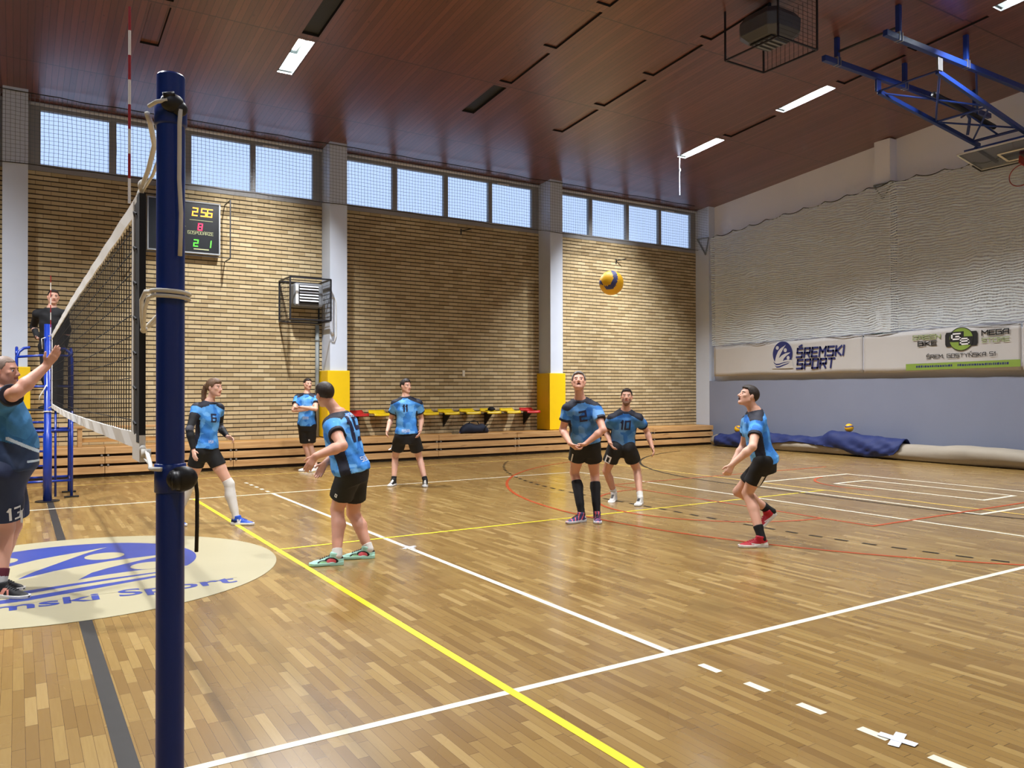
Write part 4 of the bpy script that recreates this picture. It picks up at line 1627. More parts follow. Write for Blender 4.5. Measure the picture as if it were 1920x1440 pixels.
# wooden gym bench standing on the ledge behind the stand
t = thing('gym_bench', (1.3, 13.3, .575), 'small wooden gym bench standing on the bleacher behind the net', 'bench')
mb = MB()
mb.box((.25, 13.16, .925), (2.35, 13.40, .965))
mb.build('seat', M['wood'], t, bevel=.006)
for x in (.55, 2.12):
    mb = MB()
    mb.box((x, 13.18, .578), (x + .075, 13.38, .924))
    mb.build('leg', M['wood'], t, bevel=.005)
mb = MB()
mb.box((.63, 13.26, .66), (2.115, 13.29, .74))
mb.build('beam', M['wood_top'], t, bevel=.004)

# raised basketball hoop hung from the ceiling
t = thing('basketball_hoop', (14.5, 4.55, 7.2), 'folded up basketball hoop on a blue steel frame hanging from the ceiling', 'basketball hoop')
YA, YBB = 5.16, 4.0
for y in (YA, YBB):
    mb = MB()
    mb.bar((11.60, y, 7.47), (17.18, y, 7.47), .085, .10)
    mb.build('rail', M['hoop_blue'], t, bevel=.006)
    for x in (11.98, 14.06, 16.6):
        mb = MB()
        mb.bar((x, y, 7.521), (x, y, ceil_z(y) - .002), .075)
        mb.build('hanger', M['hoop_blue'], t, bevel=.005)
        mb = MB()
        mb.box((x - .05, y - .052, 7.41), (x - .03, y + .052, 7.56))
        mb.box((x + .03, y - .052, 7.41), (x + .05, y + .052, 7.56))
        mb.build('clamp', M['steel'], t)
mb = MB()
mb.tube([(11.98, YA, 7.66), (11.98, YBB, 7.66)], .022, 8)
mb.build('spacer_bar', M['black'], t)
for y, s in ((YA, 1), (YBB, -1)):
    mb = MB()       # swinging arm
    mb.bar((13.2, y - .0, 7.415), (13.2, y, 7.19), .04, .14, up=(1, 0, 0))
    mb.build('pivot_plate', M['steel'] if s < 0 else M['hoop_blue'], t, bevel=.003)
    mb = MB()
    mb.bar((13.18, y - .03 * s, 7.18), (16.52, y - .12 * s, 6.70), .07, .08)
    mb.build('swing_arm', M['hoop_blue'], t, bevel=.005)
mb = MB()
for a, b, r in (((13.2, YA, 7.20), (13.2, YBB, 7.20), .02), ((15.0, YA - .06, 6.93), (15.0, YBB + .06, 6.93), .022), ((16.3, YA - .1, 6.75), (16.3, YBB + .1, 6.75), .03)):
    mb = MB()
    mb.tube([a, b], r, 8)
    mb.build('cross_bar', M['hoop_blue'], t)
for a, b in (((13.25, YA - .03, 7.17), (15.0, YBB + .07, 6.93)), ((13.25, YBB + .03, 7.17), (15.0, YA - .07, 6.93)), ((15.0, YA - .07, 6.93), (16.3, YBB + .1, 6.76)),
             ((15.0, YBB + .07, 6.93), (16.3, YA - .1, 6.76)), ((14.2, YA, 7.42), (15.2, 4.6, 7.0)), ((14.4, YBB, 7.42), (15.6, 4.6, 7.0)), ((15.2, 4.6, 7.0), (16.4, 4.6, 6.78)), ((16.4, YA, 7.42), (15.3, 4.75, 6.98))):
    mb = MB()
    mb.tube([a, b], .019, 8)
    mb.build('diagonal_brace', M['hoop_blue'], t)
mb = MB()
mb.tube([(14.1, 4.62, 7.16), (15.3, 4.60, 7.02), (16.2, 4.58, 6.9)], .05, 12)
mb.build('actuator', M['black'], t, smooth=True)
mb = MB()
pts = [(15.9, 4.95, 6.79), (15.86, 4.9, 6.95), (15.7, 4.8, 7.05), (15.4, 4.7, 7.08)]
mb.tube(pts, .03, 8)
mb.build('hinge_link', M['hoop_blue'], t, smooth=True)
# backboard: faces the floor, tilted
P1, P2 = Vector((16.16, 0, 6.52)), Vector((17.12, 0, 6.35))
bd = (P2 - P1).normalized()
bnrm = Vector((bd.z, 0, -bd.x))
if bnrm.z > 0:
    bnrm = -bnrm
Y0b, Y1b = 3.5, 5.3
Bp = lambda a, y, d: P1 + bd * a + Vector((0, y, 0)) + bnrm * d
H_ = (P2 - P1).length
mb = MB()
mb.add([Bp(a, y, d) for d in (0, .012) for a, y in ((.02, Y0b + .02), (H_ - .02, Y0b + .02), (H_ - .02, Y1b - .02), (.02, Y1b - .02))],
       [(0, 1, 2, 3), (7, 6, 5, 4), (0, 4, 5, 1), (1, 5, 6, 2), (2, 6, 7, 3), (3, 7, 4, 0)])
mb.build('backboard_sheet', M['acrylic'], t)
mb = MB()
for a0, y0, a1, y1 in ((0, Y0b, H_, Y0b), (H_, Y0b, H_, Y1b), (H_, Y1b, 0, Y1b), (0, Y1b, 0, Y0b)):
    mb.bar(Bp(a0, y0, .006), Bp(a1, y1, .006), .03)
mb.build('backboard_frame', M['frame_white'], t)
mb = MB()
mb.bar(Bp(H_ + .02, Y0b, .02), Bp(H_ + .02, Y1b, .02), .03, .035)
mb.bar(Bp(H_ + .02, Y1b + .012, .02), Bp(H_ - .35, Y1b + .012, .02), .03, .035)
mb.build('edge_padding', M['black'], t)
mb = MB()
cy = 4.4
a0, a1 = .42, .84
for p in (((a0, cy - .295), (a1, cy - .295)), ((a1, cy - .295), (a1, cy + .295)), ((a1, cy + .295), (a0, cy + .295)), ((a0, cy + .295), (a0, cy - .295))):
    mb.bar(Bp(*p[0], .016), Bp(*p[1], .016), .05, .006, up=bnrm)
mb.build('target_square', M['line_white'], t)
mb = MB()
mb.bar(Bp(.1, Y0b + .1, -.06), Bp(.1, Y1b - .1, -.06), .07)
mb.bar(Bp(.75, Y0b + .5, -.06), Bp(.75, Y1b - .5, -.06), .06)
for y in (cy - .55, cy + .55):
    mb.bar(Bp(.02, y, -.06), Bp(.9, y, -.06), .05)
mb.build('board_mount', M['hoop_blue'], t)
mb = MB()
rc = Bp(.80, cy, .40)
mb.tube([rc + Vector((0, .228 * math.cos(2 * PI * i / 40), 0)) + bnrm * .228 * math.sin(2 * PI * i / 40) for i in range(40)], .010, 8, closed=True)
mb.bar(Bp(.80, cy, .02), Bp(.80, cy, .175), .03, .24, up=(1, 0, 0))
mb.build('rim', M['rim_red'], t, smooth=False)

# moulded seats on wall brackets
SEATS = [(6.25, 'r', 'red plastic wall seat beside the column with the drain pipe'), (6.80, 'y', 'yellow plastic wall seat next to the left red seat'),
         (7.43, 'y', 'yellow plastic wall seat hidden behind the player numbered 11, on his left'), (8.05, 'y', 'yellow plastic wall seat just right of the player numbered 11'),
         (8.62, 'y', 'yellow plastic wall seat with a black bracket, left of the sports bag'), (9.22, 'y', 'yellow plastic wall seat directly above the sports bag'),
         (9.82, 'y', 'yellow plastic wall seat carrying a black cap'), (10.41, 'y', 'yellow plastic wall seat next to the right red seat'),
         (11.02, 'r', 'red plastic wall seat at the column behind the grey haired player')]
for i, (x, col, lab) in enumerate(SEATS):
    t = thing('plastic_chair', (x, 13.95, 1.0), lab, 'seat', 'plastic seats along the brick wall')
    mb = MB()
    prof = [(13.50, 1.045), (13.505, 1.075), (13.54, 1.088), (13.62, 1.083), (13.74, 1.078), (13.84, 1.088), (13.89, 1.12), (13.915, 1.17)]
    n = 8
    vs = []
    for dz in (0, -.016):
        for y, z in prof:
            for j in range(n + 1):
                u = -1 + 2 * j / n
                wd = .215 * (1 - .10 * max(0, (z - 1.09) / .08)) * (0.96 if y < 13.51 else 1)
                vs.append((x + u * wd, y, z + .022 * u * u * (1 if 13.53 < y < 13.9 else .3) + dz))
    k = len(prof)
    q = lambda a, b, c: a * k * (n + 1) + b * (n + 1) + c
    fs = []
    for b in range(k - 1):
        for c_ in range(n):
            fs.append((q(0, b, c_), q(0, b, c_ + 1), q(0, b + 1, c_ + 1), q(0, b + 1, c_)))
            fs.append((q(1, b, c_), q(1, b + 1, c_), q(1, b + 1, c_ + 1), q(1, b, c_ + 1)))
    for b in range(k - 1):
        fs.append((q(0, b, 0), q(0, b + 1, 0), q(1, b + 1, 0), q(1, b, 0)))
        fs.append((q(0, b, n), q(1, b, n), q(1, b + 1, n), q(0, b + 1, n)))
    for c_ in range(n):
        fs.append((q(0, 0, c_), q(1, 0, c_), q(1, 0, c_ + 1), q(0, 0, c_ + 1)))
        fs.append((q(0, k - 1, c_), q(0, k - 1, c_ + 1), q(1, k - 1, c_ + 1), q(1, k - 1, c_)))
    mb.add(vs, fs)
    mb.build('shell', M['seat_yellow'] if col == 'y' else M['seat_red'], t, smooth=True)
    mb = MB()
    mb.bar((x, 13.56, 1.05), (x, 13.985, 1.05), .035, .025)
    if i % 2 == 0:
        mb.bar((x, 13.985, 1.05), (x, 13.985, .72), .035, .02, up=(1, 0, 0))
        mb.add([(x - .014, 13.60, 1.04), (x - .014, 13.97, 1.04), (x - .014, 13.97, .74), (x + .014, 13.60, 1.04), (x + .014, 13.97, 1.04), (x + .014, 13.97, .74)],
               [(0, 1, 2), (5, 4, 3), (0, 3, 4, 1), (1, 4, 5, 2), (2, 5, 3, 0)])
    mb.build('bracket', M['black'], t)

# cap, bag, bottle
t = thing('black_cap', (9.85, 13.72, 1.09), 'black cap lying on a yellow wall seat', 'cap')
mb = MB()
mb.sphere((9.85, 13.70, 1.15), (.10, .09, .055), 14, 8)
mb.build('crown', M['cap_black'], t, smooth=True)
mb = MB()
mb.sphere((9.73, 13.66, 1.122), (.09, .07, .010), 12, 6)
mb.build('peak', M['cap_black'], t, smooth=True)
t = thing('sports_bag', (9.1, 13.3, .575), 'dark navy sports bag lying on the bleacher under the wall seats', 'bag')
mb = MB()
n, k = 22, 16
vs = []
for i in range(n + 1):
    s = i / n
    x = 8.72 + .76 * s
    e = math.sin(PI * min(1, max(0, s * .94 + .03))) ** .35
    h = (.25 if s < .55 else .23) * e * (1 + .12 * math.sin(s * 9))
    for j in range(k):
        a = 2 * PI * j / k
        y = 13.27 + .135 * e * math.cos(a)
        z = .58 + max(0, h * .5 + h * .52 * math.sin(a) * (1 + .08 * math.sin(s * 13 + a * 2)))
        vs.append((x, y, z))
fs = [(i * k + j, i * k + (j + 1) % k, (i + 1) * k + (j + 1) % k, (i + 1) * k + j) for i in range(n) for j in range(k)]
fs += [tuple(reversed(range(k))), tuple(range(n * k, n * k + k))]
mb.add(vs, fs)
mb.build('body', M['bag_navy'], t, smooth=True)
mb = MB()
mb.tube([(8.90, 13.22, .80), (8.95, 13.2, .87), (9.05, 13.19, .89), (9.15, 13.2, .86), (9.2, 13.22, .80)], .012, 7)
mb.tube([(9.30, 13.14, .62), (9.36, 13.13, .74), (9.42, 13.16, .78)], .012, 7)
mb.build('carry_strap', M['cap_black'], t, smooth=True)
t = thing('water_bottle', (8.55, 13.25, .575), 'clear plastic water bottle lying beside the navy sports bag', 'bottle')
mb = MB()
mb.tube([(8.47, 13.24, .607), (8.48, 13.24, .607), (8.62, 13.24, .607), (8.655, 13.24, .607), (8.67, 13.24, .607)], [.02, .031, .031, .014, .013], 14)
mb.build('body', M['pet'], t, smooth=True)
mb = MB()
mb.cyl((8.671, 13.24, .607), (8.69, 13.24, .607), .015, 12)
mb.build('cap', M['emblem_blue'], t)

# loose tape marks on the floor
for (x, y, lab) in ((3.03, 3.87, 'pale tape cross stuck on the white attack line'), (3.05, -1.46, 'pale tape cross stuck on the dashed line at the bottom right')):
    mb = MB()
    for a in (.35, 1.75):
        dx, dy = .085 * math.cos(a), .085 * math.sin(a)
        px, py = -.024 * math.sin(a), .024 * math.cos(a)
        z = .0042 + .0012 * (a > 1)
        mb.add([(x - dx - px, y - dy - py, z), (x + dx - px, y + dy - py, z), (x + dx + px, y + dy + py, z), (x - dx + px, y - dy + py, z)], [(0, 1, 2, 3)])
    tag(mb.build('tape_cross', M['tape_white']), lab, 'tape mark', 'tape crosses on the court')


# ============================================================ PEOPLE
def _n(v):
    v = np.asarray(v, float)
    return v / max(1e-9, np.linalg.norm(v))


class Field:
    """a distance field on a grid; shapes are blended in, then the zero surface is meshed"""
    def __init__(s, lo, hi, h):
        s.h = h
        s.lo = np.asarray(lo, float) - 3 * h
        s.n = np.ceil((np.asarray(hi, float) + 3 * h - s.lo) / h).astype(int) + 1
        s.D = np.full(s.n, 0.25, np.float32)

    def grid(s, lo, hi):
        a = np.clip(np.floor((np.asarray(lo) - s.lo) / s.h).astype(int), 0, s.n)
        b = np.clip(np.ceil((np.asarray(hi) - s.lo) / s.h).astype(int) + 1, 0, s.n)
        if np.any(b <= a):
            return None, None
        ax = [(s.lo[i] + s.h * np.arange(a[i], b[i])).astype(np.float32) for i in range(3)]
        return tuple(slice(a[i], b[i]) for i in range(3)), np.meshgrid(*ax, indexing='ij', sparse=True)

    def put(s, fn, lo, hi, k=0.02, op='u', m=0.05):
        sl, g = s.grid(np.asarray(lo) - m, np.asarray(hi) + m)
        if sl is None:
            return
        d = fn(*g)
        A = s.D[sl]
        if op == 'u':
            hh = np.clip(.5 + .5 * (A - d) / k, 0, 1)
            s.D[sl] = A * (1 - hh) + d * hh - k * hh * (1 - hh)
        elif op == 'sub':
            hh = np.clip(.5 - .5 * (A + d) / k, 0, 1)
            s.D[sl] = A * (1 - hh) - d * hh + k * hh * (1 - hh)
        elif op == 'int':
            s.D[sl] = np.maximum(A, d)

    def cone(s, a, b, ra, rb, k=0.02, op='u'):
        a, b = np.asarray(a, float), np.asarray(b, float)
        R = max(ra, rb)
        s.put(cone_fn(a, b, ra, rb), np.minimum(a, b) - R, np.maximum(a, b) + R, k, op)

    def ell(s, c, ax, r, k=0.015, op='u'):
        R = max(r)
        s.put(ell_fn(c, ax, r), np.asarray(c) - R, np.asarray(c) + R, k, op)

    def mesh(s):
        D = s.D
        I = D < 0
        nx, ny, nz = D.shape
        cnt = np.zeros((nx - 1, ny - 1, nz - 1), np.int8)
        offs = [(i, j, k) for i in (0, 1) for j in (0, 1) for k in (0, 1)]
        for i, j, k in offs:
            cnt += I[i:nx - 1 + i, j:ny - 1 + j, k:nz - 1 + k]
        act = np.argwhere((cnt > 0) & (cnt < 8))
        vals = np.stack([D[act[:, 0] + i, act[:, 1] + j, act[:, 2] + k] for i, j, k in offs], 1)
        acc = np.zeros((len(act), 3))
        num = np.zeros(len(act))
        for p in range(8):
            for q in range(p + 1, 8):
                op, oq = np.array(offs[p]), np.array(offs[q])
                if abs(op - oq).sum() != 1:
                    continue
                a, b = vals[:, p], vals[:, q]
                m = (a < 0) != (b < 0)
                t = np.where(m, a / np.where(m, a - b, 1), 0)
                acc += np.where(m[:, None], op + (oq - op) * t[:, None], 0)
                num += m
        V = (act + acc / num[:, None]) * s.h + s.lo
        idx = np.full((nx - 1, ny - 1, nz - 1), -1, np.int64)
        idx[act[:, 0], act[:, 1], act[:, 2]] = np.arange(len(act))
        F = []
        for ax in range(3):
            sl0 = [slice(None)] * 3
            sl1 = [slice(None)] * 3
            sl0[ax], sl1[ax] = slice(0, -1), slice(1, None)
            A, B = I[tuple(sl0)], I[tuple(sl1)]
            e = np.argwhere(A != B)
            u, v = (ax + 1) % 3, (ax + 2) % 3
            ok = (e[:, u] > 0) & (e[:, v] > 0) & (e[:, u] < D.shape[u] - 1) & (e[:, v] < D.shape[v] - 1)
            e = e[ok]
            qd = []
            for du, dv in ((-1, -1), (0, -1), (0, 0), (-1, 0)):
                c = e.copy()
                c[:, u] += du
                c[:, v] += dv
                qd.append(idx[c[:, 0], c[:, 1], c[:, 2]])
            qd = np.stack(qd, 1)
            flip = ~A[e[:, 0], e[:, 1], e[:, 2]]
            qd[flip] = qd[flip][:, ::-1]
            F.append(qd[(qd >= 0).all(1)])
        F = np.concatenate(F)
        for _ in range(2):       # light smoothing
            S = np.zeros_like(V)
            w = np.zeros(len(V))
            for a in range(4):
                b = (a + 1) % 4
                np.add.at(S, F[:, a], V[F[:, b]])
                np.add.at(S, F[:, b], V[F[:, a]])
                np.add.at(w, F[:, a], 1)
                np.add.at(w, F[:, b], 1)
            V = V * .6 + .4 * S / np.maximum(w, 1)[:, None]
        return V, F

    def build(s, name, mats, parent=None, mi=None, origin=(0, 0, 0)):
        V, F = s.mesh()
        me = bpy.data.meshes.new(name)
        O = np.asarray(origin, float)
        me.vertices.add(len(V))
        me.vertices.foreach_set('co', (V - O).astype(np.float32).ravel())
        me.loops.add(len(F) * 4)
        me.loops.foreach_set('vertex_index', F.astype(np.int32).ravel())
        me.polygons.add(len(F))
        me.polygons.foreach_set('loop_start', np.arange(0, len(F) * 4, 4, dtype=np.int32))
        me.update(calc_edges=True)
        me.validate()
        for m_ in mats:
            me.materials.append(m_)
        if mi is not None:
            c = V[F].mean(1)
            me.polygons.foreach_set('material_index', np.asarray(mi(c), np.int32))
        me.polygons.foreach_set('use_smooth', [True] * len(me.polygons))
        o = bpy.data.objects.new(name, me)
        COL.objects.link(o)
        if parent is not None:
            o.parent = parent
        else:
            o.location = O
        return o


def cone_fn(a, b, ra, rb):
    ab = b - a
    L2 = max(1e-9, float(ab @ ab))

    def fn(X, Y, Z):
        t = np.clip(((X - a[0]) * ab[0] + (Y - a[1]) * ab[1] + (Z - a[2]) * ab[2]) / L2, 0, 1)
        return np.sqrt((X - a[0] - t * ab[0]) ** 2 + (Y - a[1] - t * ab[1]) ** 2 + (Z - a[2] - t * ab[2]) ** 2) - (ra + (rb - ra) * t)
    return fn


def ell_fn(c, ax, r):
    def fn(X, Y, Z):
        q = [((X - c[0]) * A[0] + (Y - c[1]) * A[1] + (Z - c[2]) * A[2]) for A in ax]
        k0 = np.sqrt(sum((v / s) ** 2 for v, s in zip(q, r)))
        k1 = np.sqrt(sum((v / s ** 2) ** 2 for v, s in zip(q, r)))
        return k0 * (k0 - 1) / np.maximum(k1, 1e-6)
    return fn


def plane_fn(p, n, s=1.0):
    return lambda X, Y, Z: ((X - p[0]) * n[0] + (Y - p[1]) * n[1] + (Z - p[2]) * n[2]) * s


T_K = [-.30, -.12, 0, .2, .4, .6, .8, .92, 1.0, 1.06]
T_RX = [.115, .158, .168, .150, .150, .164, .168, .118, .060, .05]
T_RY = [.085, .108, .114, .102, .106, .116, .104, .078, .058, .05]


def lerp(a, b, t):
    return np.asarray(a) * (1 - t) + np.asarray(b) * t


def build_person(J, H, label, mats, wide=1.0, belly=0.0, female=False, hem=-.16, sleeve=.55, loose=.02, shorts=.62, shorts_loose=.02, sock=.85, sock_mat=None,
                 trousers=False, kneepads=False, arm_sleeves=False, open_mouth=0.0, beard=False, hair=dict(), prints=(), curl=(.35, .35), thumb=(None, None), h=.0065,
                 shoe_mi=None, neck_r=.056, group='volleyball players in blue kit', shirt_mi=None, bend=.0, cat='person', head_s=1.0, arm_r=1.0, leg_r=1.0, look_up=None):
    J = {k: np.array(v, float) for k, v in J.items()}
    s = H / 1.84
    O = np.array([(J['heelL'][0] + J['heelR'][0] + J['toeL'][0] + J['toeR'][0]) / 4, (J['heelL'][1] + J['heelR'][1] + J['toeL'][1] + J['toeR'][1]) / 4, min(J['heelL'][2], J['toeL'][2], J['heelR'][2], J['toeR'][2])])
    # frames
    p0, p1 = J['pelvis'], J['neck']
    W = _n(p1 - p0)
    L = float(np.linalg.norm(p1 - p0))
    R1 = J['shR'] - J['shL']
    R1 = _n(R1 - W * (R1 @ W))
    R0 = J['hipR'] - J['hipL']
    R0 = _n(R0 - W * (R0 @ W))
    B1, B0 = np.cross(W, R1), np.cross(W, R0)
    Bm = _n(B0 + B1)
    rx = np.array(T_RX) * s * wide
    ry = np.array(T_RY) * s * (1 + (wide - 1) * .8)
    if female:
        rx = rx * np.array([1.0, 1.02, .98, .86, .84, .86, .84, .82, .9, .9])
        ry = ry * np.array([1.02, 1.02, .98, .88, .88, 1.0, .9, .85, .9, .9])
    bl = np.array([.0, .25, .7, 1.0, .85, .4, .05, 0, 0, 0]) * belly

    def tor(X, Y, Z, raw=False, add=0.0, flare=0.0):
        x, y, z = X - p0[0], Y - p0[1], Z - p0[2]
        t = (x * W[0] + y * W[1] + z * W[2]) / L
        f = np.clip(t, 0, 1)
        a = (x * R0[0] + y * R0[1] + z * R0[2]) * (1 - f) + (x * R1[0] + y * R1[1] + z * R1[2]) * f
        b = (x * B0[0] + y * B0[1] + z * B0[2]) * (1 - f) + (x * B1[0] + y * B1[1] + z * B1[2]) * f
        b = b + bend * 4 * f * (1 - f)
        if raw:
            return t, a, b
        ex = np.interp(t, T_K, rx).astype(np.float32) + add + flare * np.clip(.5 - t, 0, 1)
        ey = np.interp(t, T_K, ry).astype(np.float32) + add + flare * np.clip(.5 - t, 0, 1)
        g = np.interp(t, T_K, bl).astype(np.float32)
        ey = ey + g * .5
        b = b - g * .5
        q = np.sqrt((a / ex) ** 2 + (b / ey) ** 2)
        return (q - 1) * np.minimum(ex, ey)

    tlo, thi = p0 - .40, p1 + .40
    torso_lo, torso_hi = np.minimum(p0, p1) - .34, np.maximum(p0, p1) + .34
    # head frame
    hf = _n(J['look'])
    hu = _n(_n(J['head'] - J['neck']) * .35 + np.array([0, 0, 1.0]))
    hu = _n(hu - hf * (hu @ hf))
    hr = np.cross(hf, hu)
    hc = J['head']
    hs = s * .98 * head_s
    HP = lambda x, y, z: hc + (hr * x + hf * y + hu * z) * hs
    hax = (hr, hf, hu)
    allp = np.array([v for k, v in J.items() if k != 'look'])
    F = Field(allp.min(0) - .20, allp.max(0) + .20, h)
    # torso
    F.put(lambda X, Y, Z: np.maximum(tor(X, Y, Z), np.maximum((-.28 - tor(X, Y, Z, True)[0]) * L, (tor(X, Y, Z, True)[0] - 1.05) * L)), torso_lo, torso_hi, .02)
    for sd in 'LR':
        F.cone(lerp(p0, p1, .93), J['sh' + sd], .048 * s, .050 * s * (.9 if female else 1), .05)
        a_r = (.82 if female else 1.0) * s * arm_r
        sh, el, wr = J['sh' + sd], J['el' + sd], J['wr' + sd]
        F.cone(sh, lerp(sh, el, .45), .056 * a_r, .050 * a_r, .03)
        F.cone(lerp(sh, el, .4), el, .050 * a_r, .040 * a_r, .02)
        F.cone(el, lerp(el, wr, .3), .040 * a_r, .043 * a_r, .02)
        F.cone(lerp(el, wr, .3), wr, .043 * a_r, .027 * a_r, .02)
        hp, kn, an = J['hip' + sd], J['kn' + sd], J['an' + sd]
        l_r = (.95 if female else 1.0) * s * leg_r
        F.cone(hp, lerp(hp, kn, .5), .092 * l_r, .078 * l_r, .03)
        F.cone(lerp(hp, kn, .45), kn, .079 * l_r, .056 * l_r, .02)
        back = _n(np.cross(_n(J['toe' + sd] - J['heel' + sd]), [0, 0, 1.0]))
        bk = -_n(J['toe' + sd] - J['heel' + sd])
        F.cone(kn, an, .052 * l_r, .036 * l_r, .02)
        F.cone(lerp(kn, an, .12) + bk * .012, lerp(kn, an, .34) + bk * .022 * s, .046 * l_r, .050 * l_r, .03)
        F.cone(lerp(kn, an, .34) + bk * .022 * s, lerp(kn, an, .75) + bk * .006, .050 * l_r, .034 * l_r, .03)
        F.cone(an, lerp(J['heel' + sd], J['toe' + sd], .16) + np.array([0, 0, .04]), .034 * s, .026 * s, .02)
        F.cone(lerp(J['heel' + sd], J['toe' + sd], .2) + np.array([0, 0, .035]), lerp(J['heel' + sd], J['toe' + sd], .78) + np.array([0, 0, .026]), .03 * s, .022 * s, .02)
        # hand
        d = _n(J['tip' + sd] - wr)
        th = thumb[0 if sd == 'L' else 1]
        th = _n(th) if th is not None else _n(B1 * .9 + np.array([0, 0, .2]))
        th = _n(th - d * (th @ d))
        nrm = np.cross(d, th) if sd == 'L' else np.cross(th, d)
        sc = s * (.9 if female else 1.0)
        c = curl[0 if sd == 'L' else 1]
        for i, (off, ln) in enumerate(((.028, .078), (.0095, .086), (-.009, .080), (-.027, .062))):
            kb = wr + (d * (.092 - abs(i - 1.2) * .004) + th * off) * sc
            F.cone(wr + th * off * .45 * sc + d * .01, kb, .0155 * sc, .0115 * sc, .014)
            q = kb
            ang = c * (.8 + .15 * i)
            dd = d * math.cos(ang) + nrm * math.sin(ang)
            dd = _n(dd + th * off * 1.2)
            for j, f_ in enumerate((.45, .31, .24)):
                q2 = q + dd * ln * f_ * sc
                F.cone(q, q2, (.0098, .0090, .0082)[j] * sc, (.0090, .0082, .0072)[j] * sc, .004)
                q = q2
                ang += c * 1.0
                dd = _n(d * math.cos(ang) + nrm * math.sin(ang) + th * off * .8)
        tb = wr + (d * .026 + th * .022) * sc
        t1 = tb + _n(d * .75 + th * .75 + nrm * .25) * .042 * sc
        t2 = t1 + _n(d * .95 + th * .35 + nrm * .25) * .034 * sc
        F.cone(wr + d * .012, tb, .016 * sc, .0145 * sc, .014)
        F.cone(tb, t1, .0138 * sc, .0108 * sc, .006)
        F.cone(t1, t2, .0105 * sc, .0088 * sc, .004)
    # neck and head
    F.cone(lerp(p0, p1, .96), HP(0, -.022, -.05), neck_r * s * (.82 if female else 1), neck_r * .93 * s * (.82 if female else 1), .03)
    F.ell(HP(0, -.014, .032), hax, np.array((.0755, .096, .086)) * hs, .015)
    F.ell(HP(0, .026, -.03), hax, np.array((.062, .064, .080)) * hs, .03)
    for x in (-1, 1):
        F.cone(HP(x * .054, -.002, -.045), HP(x * .018, .056, -.092), .018 * hs, .017 * hs, .03)
        F.ell(HP(x * .043, .060, -.014), hax, np.array((.020, .018, .018)) * hs, .015)
    F.ell(HP(0, .066, -.094), hax, np.array((.024, .020, .017)) * hs, .02)
    F.cone(HP(-.034, .074, .024), HP(.034, .074, .024), .012 * hs, .012 * hs, .015)
    for x in (-1, 1):
        F.ell(HP(x * .031, .096, .004), hax, np.array((.016, .014, .011)) * hs, .012, 'sub')
    F.cone(HP(0, .084, .010), HP(0, .108, -.028), .0085 * hs, .0125 * hs, .008)
    for x in (-1, 1):
        F.ell(HP(x * .012, .096, -.033), hax, np.array((.009, .011, .008)) * hs, .006)
        F.ell(HP(x * .079, -.008, -.004), hax, np.array((.010, .021, .031)) * hs, .006)
    F.ell(HP(0, .086, -.057), hax, np.array((.026, .013, .012)) * hs, .008)
    if open_mouth:
        F.ell(HP(0, .104, -.062), hax, np.array((.017, .022, .006 + .012 * open_mouth)) * hs, .004, 'sub')

    def head_xyz(c):
        q = (c - hc) / hs
        return q @ hr, q @ hf, q @ hu

    def skin_mi(c):
        x, y, z = head_xyz(c)
        mi = np.zeros(len(c), int)
        near = (np.abs(x) < .12) & (np.abs(z) < .14) & (y > -.12)
        brow = near & (y > .066) & (np.abs(x) > .012) & (np.abs(x) < .050) & (z > .017 - .06 * (np.abs(x) - .03)) & (z < .027 - .06 * (np.abs(x) - .03))
        lips = near & (y > .076) & (np.abs(x) < .024) & (z > -.067) & (z < -.048)
        mouth = near & (y > .06) & (np.abs(x) < .017) & (np.abs(z + .062) < .003 + .010 * open_mouth)
        if beard:
            st = near & (y > -.01) & (z < -.040) & (z > -.14) & ((np.abs(x) > .032) | (z < -.070) | (z > -.047) & (y > .06)) & (z < -.036 - .02 * (y < .03))
            mi[st] = 4
        mi[brow] = 1
        mi[lips] = 2
        if open_mouth:
            mi[mouth] = 3
        return mi

    body = F.build('person', [mats['skin'], mats['brow'], mats['lips'], M['mouth'], mats.get('stubble', mats['brow'])], None, skin_mi, O)
    tag(body, label, cat, group)
    for x in (-1, 1):         # eyes
        mb = MB()
        c = HP(x * .031, .0755, .003)
        mb.sphere(c, .0118 * hs, 14, 10)
        e = mb.build('eye', [M['eye_white'], M['iris'], mats['skin']], None, smooth=True, origin=O)
        g = _n(hf)
        for p in e.data.polygons:
            v = np.array(p.center) + O - c
            v = _n(v)
            p.material_index = 2 if (v @ hu > .55 or v @ hu < -.60) else (1 if v @ g > .78 else 0)
        e.parent = body
        e.location = (0, 0, 0)

    def sub(field, name, mats_, mi=None, parent=None):
        V = field.build(name, mats_, parent or body, mi, O)
        return V

    # hair
    hk = dict(t=.010, top=.006, line=.017, slope=.70, tail=False, m=mats['hair'], back=-.075)
    hk.update(hair)
    G = Field(hc - .22, hc + .22, h * .8)
    G.ell(HP(0, -.014, .032), hax, (np.array((.0755, .096, .086)) + hk['t']) * hs, .01)
    if hk['top']:
        G.ell(HP(0, .012, .070), hax, np.array((.062, .082, .046 + hk['top'])) * hs, .02)
    ln = hk['line']
    pn = _n(hu - hf * hk['slope'])
